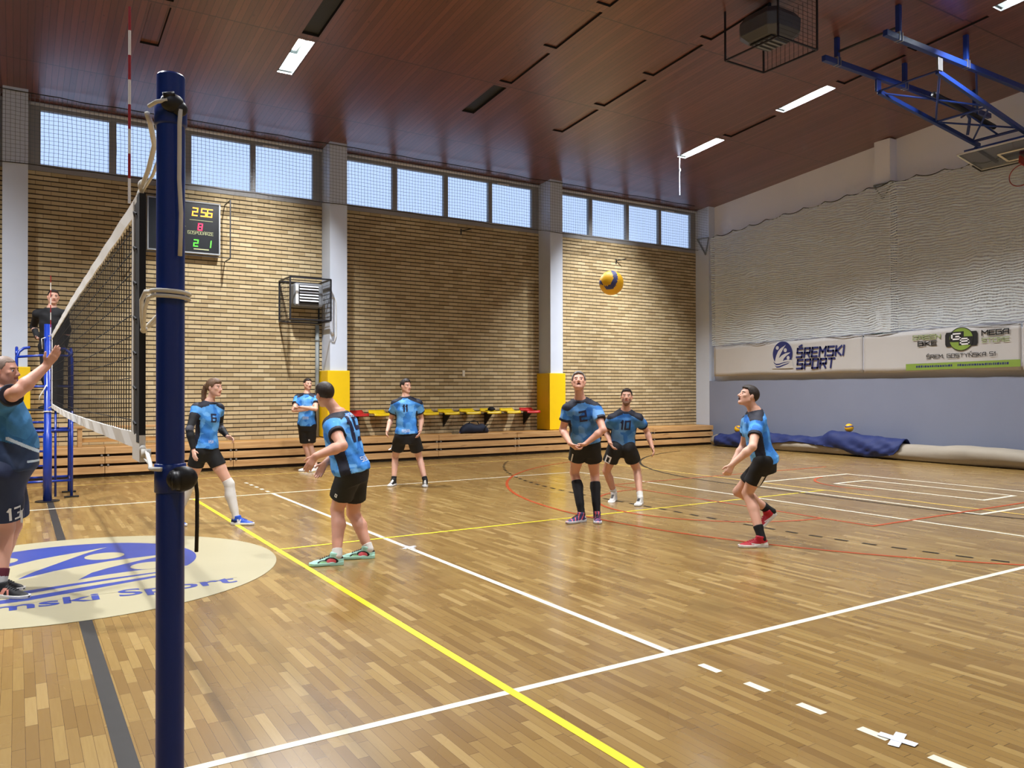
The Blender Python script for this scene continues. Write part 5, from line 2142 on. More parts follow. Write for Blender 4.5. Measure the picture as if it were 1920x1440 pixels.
    def hairline(X, Y, Z):
        q = [(X - hc[0]) * v[0] + (Y - hc[1]) * v[1] + (Z - hc[2]) * v[2] for v in hax]
        temple = .012 * np.clip(1 - np.abs(np.abs(q[0]) - .052) / .022, 0, 1) * (q[1] > .03)
        side = .020 * np.clip((np.abs(q[0]) - .058) / .015, 0, 1) * (q[1] > .0) * (q[1] < .055)
        rag = .003 * np.sin(q[0] * 310 + q[1] * 190) + .0025 * np.sin(q[1] * 270 - q[0] * 90)
        return (ln + temple - side + rag) * hs - ((X - hc[0]) * pn[0] + (Y - hc[1]) * pn[1] + (Z - hc[2]) * pn[2])
    G.put(hairline, hc - .22, hc + .22, op='int')
    tex = hk.get('tex', .0)
    if tex:
        G.put(lambda X, Y, Z: G.D[G.grid(hc - .22, hc + .22)[0]] + tex * np.sin(X * 170 + Y * 60) * np.sin(Y * 150 - Z * 80), hc - .22, hc + .22, op='int', m=0)
    G.put(plane_fn(HP(0, 0, hk['back']), -hu), hc - .22, hc + .22, op='int')
    if hk['tail']:
        G.cone(HP(0, -.095, .035), HP(0, -.135, .02), .020, .026, .01)
        pts = [HP(0, -.135, .02), HP(.0, -.155, -.05), HP(.012, -.150, -.15), HP(.03, -.115, -.25), HP(.04, -.09, -.31)]
        for i, (a, b) in enumerate(zip(pts[:-1], pts[1:])):
            G.cone(a, b, (.027, .03, .027, .019)[i], (.03, .027, .019, .007)[i], .015)
    sub(G, 'hair', [hk['m']])
    # shirt
    G = Field(torso_lo - .35, torso_hi + .35, h)
    hemt = hem
    wr_ = lambda X, Y, Z: .0035 * np.sin(38 * Z + 11 * X + 2.2 * np.sin(17 * X + 9 * Y)) + .003 * np.sin(27 * Y - 31 * X + 13 * Z)
    G.put(lambda X, Y, Z: tor(X, Y, Z, add=loose, flare=loose * .9) + wr_(X, Y, Z), torso_lo - .1, torso_hi + .1, .02, m=.1)
    G.put(lambda X, Y, Z: (tor(X, Y, Z, True)[0] - .985) * L, torso_lo - .3, torso_hi + .3, op='int')
    sl_end = {}
    for sd in 'LR':
        sh, el, wr = J['sh' + sd], J['el' + sd], J['wr' + sd]
        G.cone(lerp(p0, p1, .93), sh, .054 * s, .056 * s * (.88 if female else 1) + loose * .3, .05)
        if sleeve <= 1:
            e = lerp(sh, el, sleeve)
            ax = _n(el - sh)
            c_ = cone_fn(sh, e + ax * .06, (.066 * (.86 if female else 1) * arm_r) * s + loose * .25, (.058 * (.86 if female else 1) * arm_r) * s + loose * .75)
            pl = plane_fn(e, ax)
            G.put(lambda X, Y, Z: np.maximum(c_(X, Y, Z) + wr_(X, Y, Z), pl(X, Y, Z)), np.minimum(sh, e) - .15, np.maximum(sh, e) + .15, .035)
            sl_end[sd] = (sh, ax, float(np.linalg.norm(e - sh)))
        else:
            G.cone(sh, el, .062 * s, .051 * s, .04)
            G.cone(el, wr, .051 * s, .038 * s, .025)
            G.put(lambda X, Y, Z: wr_(X, Y, Z) * 0 + 1, sh, sh, .001, m=-.5)
    G.put(lambda X, Y, Z: (hemt - tor(X, Y, Z, True)[0]) * L + .004 * np.sin(30 * X + 20 * Y), np.minimum(torso_lo - .1, p0 - .4), np.maximum(p0, p0) + .30 if sleeve <= 1 else p0 + .16, op='int', m=.1)
    nb = lerp(p0, p1, .985)
    G.cone(nb, HP(0, -.02, -.05), (neck_r + .012) * s * (.85 if female else 1), (neck_r + .016) * s, .008, 'sub')

    def sh_mi(c):
        t, a, b = tor(c[:, 0], c[:, 1], c[:, 2], True)
        mi = np.zeros(len(c), int)
        ex = np.interp(t, T_K, rx)
        slv = np.zeros(len(c), bool)
        cuff = np.zeros(len(c), bool)
        for sd, (sh, ax, ln_) in sl_end.items():
            q = c - sh
            u = q @ ax
            lat = np.linalg.norm(q - u[:, None] * ax, axis=1)
            outw = np.abs(a) > np.abs((sh - p0) @ R1) * .93
            on = (lat < .105) & (u > -.03) & outw & (u > .01)
            slv |= on
            cuff |= (lat < .11) & (u > ln_ - .034) & outw
        if shirt_mi:
            return shirt_mi(t, a, b, ex, slv, cuff)
        yoke = (t > .965 - .75 * np.abs(a)) & (np.abs(a) > .05) & ~slv
        collar = t > .95
        side = (np.abs(b) < .052) & (t < .60) & (np.abs(a) > ex * .5) & ~slv
        mi[side] = 1
        mi[yoke | collar] = 1
        mi[cuff] = 1
        return mi
    shirt = sub(G, 'shirt', [mats['shirt'], mats['trim'], mats.get('shirt2', mats['trim']), mats.get('shirt3', mats['trim'])], sh_mi)
    # shorts or trousers
    kmin = np.minimum(J['knL'], J['knR'])
    kmax = np.maximum(J['knL'], J['knR'])
    G = Field(np.minimum(np.minimum(p0, kmin), J['anL'] if trousers else p0) - .25, np.maximum(p0, kmax) + .25, h)
    G.put(lambda X, Y, Z: np.maximum(tor(X, Y, Z, add=shorts_loose * .6), np.maximum((tor(X, Y, Z, True)[0] - .10) * L, (-.30 - tor(X, Y, Z, True)[0]) * L)), p0 - .3, p0 + .3, .02)
    for sd in 'LR':
        hp, kn, an = J['hip' + sd], J['kn' + sd], J['an' + sd]
        ax = _n(kn - hp)
        if trousers:
            G.cone(hp, kn, .102 * s, .075 * s, .04)
            G.cone(kn, an, .075 * s, .058 * s, .03)
        else:
            e = lerp(hp, kn, shorts)
            r1 = (.079 + (.5 - shorts) * .05) * s * leg_r + shorts_loose * 1.3
            c_ = cone_fn(hp, e + ax * .08, .097 * s * leg_r + shorts_loose * .6, r1)
            pl = plane_fn(e, _n(ax * .8 + np.array([0, 0, -.2])))
            G.put(lambda X, Y, Z: np.maximum(c_(X, Y, Z) + wr_(X, Y, Z) * (.6 if shorts_loose > .012 else .2), pl(X, Y, Z)), np.minimum(hp, e) - .15, np.maximum(hp, e) + .15, .03)
    shorts_o = sub(G, 'trousers' if trousers else 'shorts', [mats['shorts']])
    # socks, knee pads, arm sleeves
    for sd in 'LR':
        kn, an, hp = J['kn' + sd], J['an' + sd], J['hip' + sd]
        bk = -_n(J['toe' + sd] - J['heel' + sd])
        if not trousers and sock < 1:
            G = Field(np.minimum(kn, an) - .15, np.maximum(kn, an) + .15, h * .9)
            a = lerp(kn, an, sock)
            l_r = s * leg_r * (.95 if female else 1)
            g = .0075
            G.cone(kn, an, .052 * l_r + g, .036 * l_r + g, .02)
            G.cone(lerp(kn, an, .12) + bk * .012, lerp(kn, an, .34) + bk * .022 * s, .046 * l_r + g, .050 * l_r + g, .03)
            G.cone(lerp(kn, an, .34) + bk * .022 * s, lerp(kn, an, .75) + bk * .006, .050 * l_r + g, .034 * l_r + g, .03)
            G.cone(an, lerp(J['heel' + sd], J['toe' + sd], .16) + np.array([0, 0, .05]), .034 * s + g * .6, .028 * s, .015)
            G.put(plane_fn(a, -_n(an - kn)), np.minimum(kn, an) - .2, np.maximum(kn, an) + .2, op='int')
            sm = mats['sock']
            smi = None
            if 'sock_band' in mats:
                axs, top = _n(an - kn), a
                smi = lambda c, top=top, axs=axs: ((c - top) @ axs < .065).astype(int)
            sub(G, 'sock', [sm, mats.get('sock_band', sm)], smi)
        if kneepads:
            G = Field(kn - .2, kn + .2, h * .9)
            G.cone(lerp(kn, hp, .16), kn, .066 * s, .064 * s, .02)
            G.cone(kn, lerp(kn, an, .22), .064 * s, .058 * s, .02)
            G.put(plane_fn(lerp(kn, hp, .14), _n(hp - kn)), kn - .2, kn + .2, op='int')
            G.put(plane_fn(lerp(kn, an, .24), _n(an - kn)), kn - .2, kn + .2, op='int')
            sub(G, 'knee_pad', [mats['sock']])
        if arm_sleeves:
            sh, el, wr = J['sh' + sd], J['el' + sd], J['wr' + sd]
            G = Field(np.minimum(np.minimum(sh, el), wr) - .1, np.maximum(np.maximum(sh, el), wr) + .1, h * .9)
            a_r = .82 * s
            g = .010
            G.cone(sh, lerp(sh, el, .45), .056 * a_r + g, .050 * a_r + g, .03)
            G.cone(lerp(sh, el, .4), el, .050 * a_r + g, .040 * a_r + g, .02)
            G.cone(el, lerp(el, wr, .3), .040 * a_r + g, .043 * a_r + g, .02)
            G.cone(lerp(el, wr, .3), wr, .043 * a_r + g, .027 * a_r + g * .7, .02)
            G.put(plane_fn(lerp(sh, el, .34), -_n(el - sh)), np.minimum(sh, el) - .1, np.maximum(sh, el) + .1, op='int', m=.02)
            G.put(plane_fn(lerp(el, wr, .93), _n(wr - el)), wr - .12, wr + .12, op='int', m=.0)
            sub(G, 'arm_sleeve', [M['sleeve_black'], M['sleeve_grey']], lambda c, el=el: (np.abs((c - el) @ _n(J['wr' + sd] - J['sh' + sd]) + .01) < .03).astype(int))
        # shoes
        he, to = J['heel' + sd], J['toe' + sd]
        fd = _n(to - he)
        Ls = float(np.linalg.norm(to - he))
        sdv = _n(np.cross(fd, [0, 0, 1.0]))
        up = np.cross(sdv, fd)
        out = sdv if sd == 'R' else -sdv
        cen = (he + to) / 2

        def loc(X, Y, Z):
            x, y, z = X - he[0], Y - he[1], Z - he[2]
            return (x * fd[0] + y * fd[1] + z * fd[2]) / Ls, x * out[0] + y * out[1] + z * out[2], x * up[0] + y * up[1] + z * up[2]
        XW, WW, HW = [-.03, 0, .06, .2, .45, .7, .88, .98, 1.03], [.014, .030, .038, .040, .038, .049, .046, .030, .012], [.05, .075, .088, .098, .088, .060, .048, .034, .02]

        def sole(X, Y, Z):
            x, y, z = loc(X, Y, Z)
            w = np.interp(x, XW, WW).astype(np.float32) * s + .004
            th_ = .016 + .006 * np.clip(.4 - x, 0, .4) + .012 * np.clip(x - .88, 0, .2)
            return np.maximum(np.maximum(np.abs(y) - w, np.abs(z - th_) - .014 - .004 * (x < .4)), np.maximum(-.015 - x, x - 1.02) * Ls)

        def upper(X, Y, Z):
            x, y, z = loc(X, Y, Z)
            w = np.interp(x, XW, WW).astype(np.float32) * s
            hh = np.interp(x, XW, HW).astype(np.float32) * s
            q = (np.sqrt((y / w) ** 2 + (np.maximum(z, 0) / hh) ** 2) - 1) * np.minimum(w, hh)
            return np.maximum(np.maximum(q, .012 - z), np.maximum(-.02 - x, x - 1.03) * Ls)
        G = Field(np.minimum(he, to) - .12, np.maximum(he, to) + np.array([.12, .12, .16]), h * .85)
        G.put(upper, np.minimum(he, to) - .1, np.maximum(he, to) + .13, .01)
        an_ = J['an' + sd]
        G.cone(he + fd * .065 + up * .05, he + fd * .072 + up * (.10 * s), .045 * s, .046 * s, .02)
        G.put(plane_fn(he + fd * .07 + up * .118 * s, _n(up * .9 - fd * .12)), np.minimum(he, to) - .1, np.maximum(he, to) + .2, op='int')
        smi = (lambda c: shoe_mi(*loc(c[:, 0], c[:, 1], c[:, 2]))) if shoe_mi else None
        shoe = sub(G, 'shoe', [mats['shoe'], mats['shoe2'], mats['shoe3'], mats.get('shoe4', mats['shoe3'])], smi)
        G = Field(np.minimum(he, to) - .1, np.maximum(he, to) + .1, h * .7)
        G.put(sole, np.minimum(he, to) - .08, np.maximum(he, to) + .08, .004)
        sub(G, 'sole', [mats['sole']], None, shoe)
        # laces
        mb = MB()
        for i in range(5):
            xx = .42 + .065 * i
            hh = np.interp(xx, XW, HW) * s + .0035
            w = .017
            pts = [he + fd * xx * Ls + out * y_ + up * hh * math.sqrt(max(.02, 1 - (y_ / (np.interp(xx, XW, WW) * s)) ** 2)) for y_ in (-w, -w * .4, w * .4, w)]
            mb.tube(pts, .0045, 5)
        lc = mb.build('laces', mats['lace'], None, origin=O)
        lc.parent = shoe
        lc.location = (0, 0, 0)

    # printed numbers and words: strokes laid on to the cloth
    dg = bpy.context.evaluated_depsgraph_get()
    trees = {}
    for pr in prints:
        target = shorts_o if pr.get('on') == 'shorts' else shirt
        if target.name not in trees:
            trees[target.name] = BVHTree.FromPolygons([v.co + Vector(O) for v in target.data.vertices], [tuple(p.vertices) for p in target.data.polygons])
        tr = trees[target.name]
        mb = MB()
        wv = stroke_text(mb, pr['t'], (0, 0, 0), (1, 0, 0), (0, 1, 0), pr['h'], pr.get('w', .2), pr.get('asp', .62), .35, 0, 0.0)
        bm = bmesh.new()
        vs = [bm.verts.new(v) for v in mb.v]
        for f in mb.f:
            bm.faces.new([vs[i] for i in f])
        bmesh.ops.subdivide_edges(bm, edges=bm.edges, cuts=3, use_grid_fill=True)
        if pr.get('on') == 'shorts':
            hp, kn = J['hip' + pr['leg']], J['kn' + pr['leg']]
            up = _n(hp - kn)
            org = lerp(hp, kn, pr['at'])
            out = _n(np.array(pr['dir']) - up * (np.array(pr['dir']) @ up))
        else:
            sg = 1 if pr.get('side', 'f') == 'f' else -1
            f = pr['at']
            rt = _n(R0 * (1 - f) + R1 * f)
            fw = _n(B0 * (1 - f) + B1 * f)
            ang = pr.get('turn', 0)
            out = _n(fw * sg * math.cos(ang) + rt * math.sin(ang))
            up = _n(W - out * (W @ out))
            org = lerp(p0, p1, f)
        right = np.cross(up, out)
        ok = True
        for v in bm.verts:
            P = org + right * (v.co.x - wv / 2 + pr.get('dx', 0)) + up * (v.co.y - pr['h'] / 2)
            hit, nr, _, _ = tr.ray_cast(Vector(P + out * .5), Vector(-out))
            if hit is None:
                hit, nr = Vector(P + out * .15), Vector(out)
            v.co = hit + Vector(out) * .0035 - Vector(O)
        me = bpy.data.meshes.new(pr.get('name', 'shirt_number'))
        bm.to_mesh(me)
        bm.free()
        me.materials.append(pr['m'])
        o = bpy.data.objects.new(pr.get('name', 'shirt_number'), me)
        COL.objects.link(o)
        o.parent = target
    return body


M['mouth'] = mat('dark open mouth', '#3a1512', 0.6)
M['eye_white'] = mat('eye white', '#d8d2cc', 0.3)
M['iris'] = mat('dark iris', '#1c1512', 0.2)
M['sleeve_black'] = mat('black arm sleeve knit', '#0d0d11', 0.75)
M['sleeve_grey'] = mat('dark grey sleeve patch', '#4a4a52', 0.75)
M['shirt'] = mat_shirt('blue patterned jersey', None, 5.0, '#76b6f0', '#2768c0', '#4a94e0')
M['shirt_b'] = mat_shirt('blue patterned jersey in larger blocks', None, 3.4, '#6a98c8', '#2259a4', '#3c79bd')
M['trim'] = mat('blue black jersey trim', '#0c1024', 0.7, bump=.2, bscale=30)
M['shorts_black'] = mat('black sports shorts', '#0b0b0e', 0.75, bump=.3, bscale=14)
M['ink_dark'] = mat('dark number print', '#10183c', 0.6)
M['skin_a'] = mat_skin('fair skin', '#dcb39c')
M['skin_b'] = mat_skin('ruddy fair skin', '#d4a58e')
M['skin_c'] = mat_skin('tanned skin', '#cb9f87')
M['lip_a'] = mat('lip skin', '#a9635a', 0.5)
M['hair_dark'] = mat_hair('short dark brown hair', '#1a1310', '#33271f')
M['hair_brown'] = mat_hair('long brown hair', '#4a3526', '#7a5c41', 45)
M['hair_grey'] = mat_hair('greying hair', '#4d4a48', '#8d8a88')
M['hair_cropped'] = mat_hair('cropped grey hair', '#6a5a50', '#9a8474')
M['brow_dark'] = mat('dark eyebrow hair', '#2b1f19', 0.7)
M['brow_soft'] = mat('soft brown eyebrow hair', '#7a5a49', 0.7)
M['stubble'] = mat('dark stubble', '#83604f', 0.7)
M['sock_white'] = mat('white knitted sock', '#d9d6d0', 0.8, bump=.3, bscale=60)
M['sock_black'] = mat('black knitted sock', '#0c0c10', 0.8)
M['sock_grey'] = mat('grey knitted sock', '#b5b3b3', 0.8)
M['sock_maroon'] = mat('maroon sock band', '#5a1626', 0.8)
M['w'] = mat('white shoe leather', '#dcdad5', 0.5)
M['k'] = mat('black shoe mesh', '#141417', 0.6)
M['mint'] = mat('mint green shoe mesh', '#a9dccb', 0.5)
M['coral'] = mat('coral shoe insert', '#e0606a', 0.5)
M['lime'] = mat('pale green shoe insert', '#9fd09a', 0.5)
M['shoe_blue'] = mat('cobalt shoe mesh', '#1f4fc0', 0.5)
M['shoe_navy'] = mat('navy shoe heel', '#101c4a', 0.5)
M['shoe_purple'] = mat('violet shoe mesh', '#33335f', 0.55)
M['shoe_red'] = mat('red shoe mesh', '#b3142a', 0.5)
M['pink'] = mat('salmon shoe stripe', '#e59a86', 0.5)
M['polo_navy'] = mat('navy team jersey', '#13294a', 0.65, var=.12, bump=.3, bscale=16)
M['polo_blue'] = mat_shirt('blue shaded team jersey', None, 2.0, '#4f86b4', '#23547f', '#356f9f')
M['polo_stripe'] = mat('pale jersey stripe', '#b9c9d6', 0.65)
M['polo_shorts'] = mat('navy team shorts', '#101f42', 0.65, bump=.25, bscale=12)
M['ref_black'] = mat('black sweater knit', '#15161a', 0.8, bump=.3, bscale=20)


def kit(**kw):
    d = dict(skin=M['skin_a'], brow=M['brow_dark'], lips=M['lip_a'], hair=M['hair_dark'], stubble=M['stubble'], shirt=M['shirt'], trim=M['trim'], shorts=M['shorts_black'],
             sock=M['sock_white'], shoe=M['w'], shoe2=M['k'], shoe3=M['k'], sole=M['w'], lace=M['k'])
    d.update(kw)
    return d


# joints in metres: head, neck, pelvis, gaze direction, then for the left and the right side
# shoulder, elbow, wrist, fingertip, hip, knee, ankle, heel, toe
JOINTS = {
    'p15': [(2.058, 3.655, 1.591), (2.172, 3.609, 1.423), (2.285, 3.543, 0.9), (-0.221, 0.971, -0.087), (2.07, 3.497, 1.312), (2.079, 3.237, 1.129), (1.819, 3.196, 1.052), (1.756, 3.207, 0.956), (2.232, 3.47, 0.858), (2.197, 3.709, 0.486), (2.125, 3.504, 0.085), (2.177, 3.488, 0.0), (1.886, 3.578, 0.0), (2.31, 3.723, 1.336), (2.285, 3.833, 1.038), (2.075, 3.689, 0.94), (2.025, 3.697, 0.856), (2.348, 3.61, 0.85), (2.394, 3.801, 0.421), (2.485, 3.623, 0.085), (2.536, 3.603, 0.0), (2.253, 3.718, 0.0)],
    'p6': [(1.614, 6.398, 1.667), (1.565, 6.431, 1.499), (1.517, 6.466, 0.949), (0.68, -0.733, 0.0), (1.692, 6.505, 1.414), (1.735, 6.678, 1.174), (1.782, 6.45, 1.063), (1.888, 6.333, 1.0), (1.585, 6.495, 0.892), (1.79, 6.402, 0.484), (1.847, 6.303, 0.085), (1.806, 6.34, 0.0), (2.019, 6.147, 0.0), (1.411, 6.387, 1.426), (1.305, 6.259, 1.176), (1.343, 6.208, 0.927), (1.341, 6.096, 0.798), (1.451, 6.437, 0.901), (1.377, 6.6, 0.491), (1.227, 6.708, 0.085), (1.21, 6.76, 0.0), (1.298, 6.487, 0.0)],
    'coach': [(4.567, 12.073, 1.764), (4.558, 12.08, 1.581), (4.56, 12.084, 0.988), (0.171, -0.985, 0.0), (4.704, 11.988, 1.486), (4.636, 11.779, 1.262), (4.4, 11.922, 1.305), (4.292, 11.954, 1.285), (4.624, 12.045, 0.923), (4.658, 12.184, 0.503), (4.731, 12.029, 0.085), (4.774, 12.063, 0.0), (4.535, 11.877, 0.0), (4.394, 12.184, 1.487), (4.27, 12.023, 1.241), (4.506, 11.88, 1.251), (4.634, 11.839, 1.336), (4.496, 12.125, 0.923), (4.577, 12.244, 0.492), (4.657, 12.145, 0.085), (4.711, 12.138, 0.0), (4.41, 12.176, 0.0)],
    'p11': [(5.193, 8.7, 1.703), (5.194, 8.702, 1.531), (5.211, 8.697, 0.904), (0.306, -0.952, 0.0), (5.371, 8.591, 1.409), (5.492, 8.719, 1.143), (5.395, 8.559, 0.941), (5.302, 8.469, 0.812), (5.295, 8.644, 0.849), (5.493, 8.808, 0.474), (5.501, 8.589, 0.085), (5.526, 8.638, 0.0), (5.386, 8.365, 0.0), (5.04, 8.799, 1.401), (5.039, 8.977, 1.135), (4.907, 8.83, 0.943), (4.829, 8.715, 0.825), (5.126, 8.75, 0.85), (5.146, 9.041, 0.493), (5.081, 8.951, 0.085), (5.118, 8.992, 0.0), (4.912, 8.765, 0.0)],
    'p2': [(5.344, 4.027, 1.729), (5.392, 4.07, 1.528), (5.552, 4.164, 0.978), (-0.56, -0.739, 0.375), (5.557, 3.967, 1.4), (5.51, 3.765, 1.154), (5.332, 3.877, 0.989), (5.222, 3.953, 0.925), (5.613, 4.126, 0.938), (5.787, 4.284, 0.564), (5.709, 4.143, 0.09), (5.741, 4.188, 0.0), (5.562, 3.934, 0.0), (5.259, 4.131, 1.401), (5.243, 4.22, 1.143), (5.175, 3.975, 0.99), (5.243, 3.917, 0.914), (5.49, 4.203, 0.938), (5.559, 4.406, 0.587), (5.506, 4.186, 0.09), (5.56, 4.193, 0.0), (5.253, 4.151, 0.0)],
    'p10': [(6.907, 4.975, 1.533), (6.941, 5.039, 1.35), (7.014, 5.21, 0.835), (-0.665, -0.734, 0.139), (7.082, 4.927, 1.221), (7.318, 5.012, 1.028), (7.28, 4.857, 0.807), (7.231, 4.738, 0.681), (7.04, 5.1, 0.794), (7.278, 5.188, 0.467), (7.122, 4.939, 0.085), (7.165, 4.973, 0.0), (6.926, 4.787, 0.0), (6.767, 5.125, 1.222), (6.85, 5.36, 1.027), (6.751, 5.154, 0.879), (6.728, 5.021, 0.759), (6.884, 5.198, 0.795), (6.875, 5.394, 0.449), (7.051, 5.431, 0.108), (7.094, 5.464, 0.021), (6.857, 5.28, -0.021)],
    'pred': [(6.115, 2.089, 1.561), (6.173, 2.055, 1.414), (6.265, 2.002, 0.902), (-0.857, 0.385, 0.342), (6.065, 1.935, 1.272), (5.872, 1.825, 1.052), (5.709, 1.944, 0.874), (5.67, 1.972, 0.776), (6.178, 1.95, 0.877), (6.169, 2.156, 0.532), (6.122, 1.924, 0.085), (6.171, 1.899, 0.0), (5.904, 2.036, 0.0), (6.254, 2.205, 1.294), (6.316, 2.334, 1.016), (6.137, 2.34, 0.815), (6.096, 2.371, 0.728), (6.352, 2.054, 0.871), (6.286, 2.386, 0.511), (6.677, 2.25, 0.275), (6.721, 2.241, 0.246), (6.481, 2.293, 0.074)],
    'p13': [(-0.498, 3.915, 1.79), (-0.523, 3.932, 1.649), (-0.5, 3.923, 1.009), (0.865, -0.502, 0.0), (-0.515, 4.152, 1.562), (-0.582, 4.376, 1.329), (-0.603, 4.357, 1.06), (-0.588, 4.347, 0.948), (-0.501, 4.043, 0.956), (-0.442, 4.173, 0.51), (-0.561, 4.14, 0.085), (-0.602, 4.177, 0.0), (-0.367, 3.965, 0.0), (-0.499, 3.693, 1.564), (-0.415, 3.379, 1.623), (-0.226, 3.459, 1.82), (-0.145, 3.45, 1.942), (-0.506, 3.809, 0.977), (-0.492, 3.954, 0.533), (-0.53, 3.825, 0.085), (-0.57, 3.862, 0.0), (-0.336, 3.649, 0.0)],
    'referee': [(0.064, 10.629, 3.102), (0.043, 10.644, 2.935), (0.045, 10.649, 2.326), (0.05, -0.999, 0.0), (0.206, 10.542, 2.838), (0.267, 10.751, 2.609), (0.232, 10.766, 2.337), (0.199, 10.683, 2.18), (0.116, 10.605, 2.284), (0.12, 10.507, 1.823), (0.154, 10.693, 1.44), (0.175, 10.744, 1.355), (0.06, 10.463, 1.355), (-0.148, 10.764, 2.839), (-0.193, 11.021, 2.659), (-0.145, 10.829, 2.472), (-0.12, 10.664, 2.405), (-0.026, 10.693, 2.284), (-0.02, 10.599, 1.824), (0.049, 10.776, 1.44), (0.086, 10.817, 1.355), (-0.118, 10.592, 1.355)],
}
ORDER = ['head', 'neck', 'pelvis', 'look'] + [n + s for s in 'LR' for n in ('sh', 'el', 'wr', 'tip', 'hip', 'kn', 'an', 'heel', 'toe')]
POSES = {k: dict(J=dict(zip(ORDER, v))) for k, v in JOINTS.items()}
VX, VF = _n([math.cos(YAW), -math.sin(YAW), 0]), _n([math.sin(YAW), math.cos(YAW), 0])     # right and away, as the viewer stands


def look_dir(right, away, up=0.0):
    return tuple(VX * right + VF * away + np.array([0, 0, up]))


# player 15, nearest, seen from behind
def shoe15(x, y, z):
    mi = np.zeros(len(x), int)
    mi[(z > .075) & (x < .45) & (x > .2)] = 0
    e1 = ((x - .36) / .155) ** 2 + ((z - .042) / .027) ** 2
    e2 = ((x - .60) / .13) ** 2 + ((z - .030) / .018) ** 2
    mi[((e1 < 1.75) | (e2 < 1.8)) & (np.abs(y) > .012)] = 1
    mi[(e1 < .85) & (np.abs(y) > .012)] = 2
    mi[(e2 < .85) & (np.abs(y) > .012)] = 3
    mi[(x > .40) & (x < .72) & (np.abs(y) < .013) & (z > .05)] = 1
    mi[(x < .10) & (z > .06)] = 1
    return mi


build_person(POSES['p15']['J'], 1.85, 'player seen from behind with number 15 on his back and mint green shoes',
             kit(shoe=M['mint'], shoe2=M['k'], shoe3=M['coral'], shoe4=M['lime'], sole=M['mint'], hair=M['hair_dark'], skin=M['skin_b']), wide=1.17, belly=.03, hem=-.10, sleeve=.52, loose=.022,
             shorts=.66, shorts_loose=.022, sock=.86, arm_r=1.14, leg_r=1.12, curl=(.30, .3), h=.006, hair=dict(t=.007, top=.004, back=-.085, line=.0, slope=.55), shoe_mi=shoe15, bend=-.01,
             thumb=(look_dir(-.3, .2, 1), look_dir(-.3, 0, 1)),
             prints=[dict(t='15', h=.215, at=.66, side='b', m=M['ink_dark'], w=.20, asp=.42, turn=-.05), dict(t='IISIIS', h=.035, at=.90, side='b', m=M['white_ink'], w=.13, name='shirt_print'),
                     dict(t='SIISII', h=.045, at=.10, side='b', m=M['white_ink'], w=.13, name='shirt_print', turn=-.1), dict(t='O', h=.03, on='shorts', leg='L', at=.50, dir=look_dir(-.3, -1), m=M['white_ink'], w=.3, name='shorts_badge')])
# player 6, ponytail
build_person(POSES['p6']['J'], 1.74, 'female player number 6 with a ponytail, black arm sleeves and long white socks',
             kit(shoe=M['shoe_blue'], shoe2=M['shoe_navy'], shoe3=M['w'], sole=M['w'], hair=M['hair_brown'], brow=M['brow_soft'], lace=M['shoe_blue']), female=True, wide=1.0, hem=-.02, sleeve=.42, loose=.016,
             shorts=.44, shorts_loose=.006, sock=.05, kneepads=True, arm_sleeves=True, leg_r=1.06, hair=dict(t=.011, top=.004, tail=True, back=-.07, line=.006, slope=.62), curl=(.55, .25),
             shoe_mi=lambda x, y, z: np.where((x < .3) & (z < .06), 1, np.where((np.abs(x - .42 - .8 * (z - .04)) < .03) & (z < .07) | (np.abs(x - .36 + .8 * (z - .04)) < .03) & (z < .07), 2, 0)),
             prints=[dict(t='6', h=.085, at=.66, side='f', m=M['ink_dark'], w=.22), dict(t='IISII', h=.03, at=.14, side='f', m=M['white_ink'], w=.13, name='shirt_print')])
# man with folded arms
build_person(POSES['coach']['J'], 1.84, 'man in blue shirt with folded arms standing at the bleacher, partly behind the nearest player',
             kit(), wide=1.0, hem=-.12, sleeve=.55, shorts=.80, shorts_loose=.03, sock=1.2, h=.0075, curl=(.3, .3), hair=dict(t=.006, top=.003, m=M['hair_dark']),
             shoe_mi=lambda x, y, z: np.where(z < .03, 1, 0),
             prints=[dict(t='IIIIIII', h=.05, at=.16, side='f', m=M['white_ink'], w=.13, name='shirt_print'), dict(t='O', h=.028, on='shorts', leg='L', at=.62, dir=look_dir(0, -1), m=M['white_ink'], w=.4, name='shorts_badge')])
# player 11
build_person(POSES['p11']['J'], 1.86, 'young player number 11 with tousled dark hair standing before the plastic seats',
             kit(sock=M['sock_black'], shoe=M['k'], shoe2=M['w'], shoe3=M['w'], lace=M['w']), wide=.97, hem=-.02, sleeve=.58, loose=.028, shorts=.66, shorts_loose=.03, sock=.84, h=.007, curl=(.3, .4),
             hair=dict(t=.011, top=.020, line=.022, slope=.62, tex=.004), shoe_mi=lambda x, y, z: np.where((x > .8) | (x > .40) & (x < .72) & (np.abs(y) < .02), 1, 0),
             prints=[dict(t='11', h=.10, at=.68, side='f', m=M['ink_dark'], w=.24, asp=.5), dict(t='IIISIII', h=.045, at=.075, side='f', m=M['white_ink'], w=.13, name='shirt_print'),
                     dict(t='I', h=.09, on='shorts', leg='R', at=.55, dir=look_dir(-1, -.5), m=M['white_ink'], w=.25, name='shorts_number')])
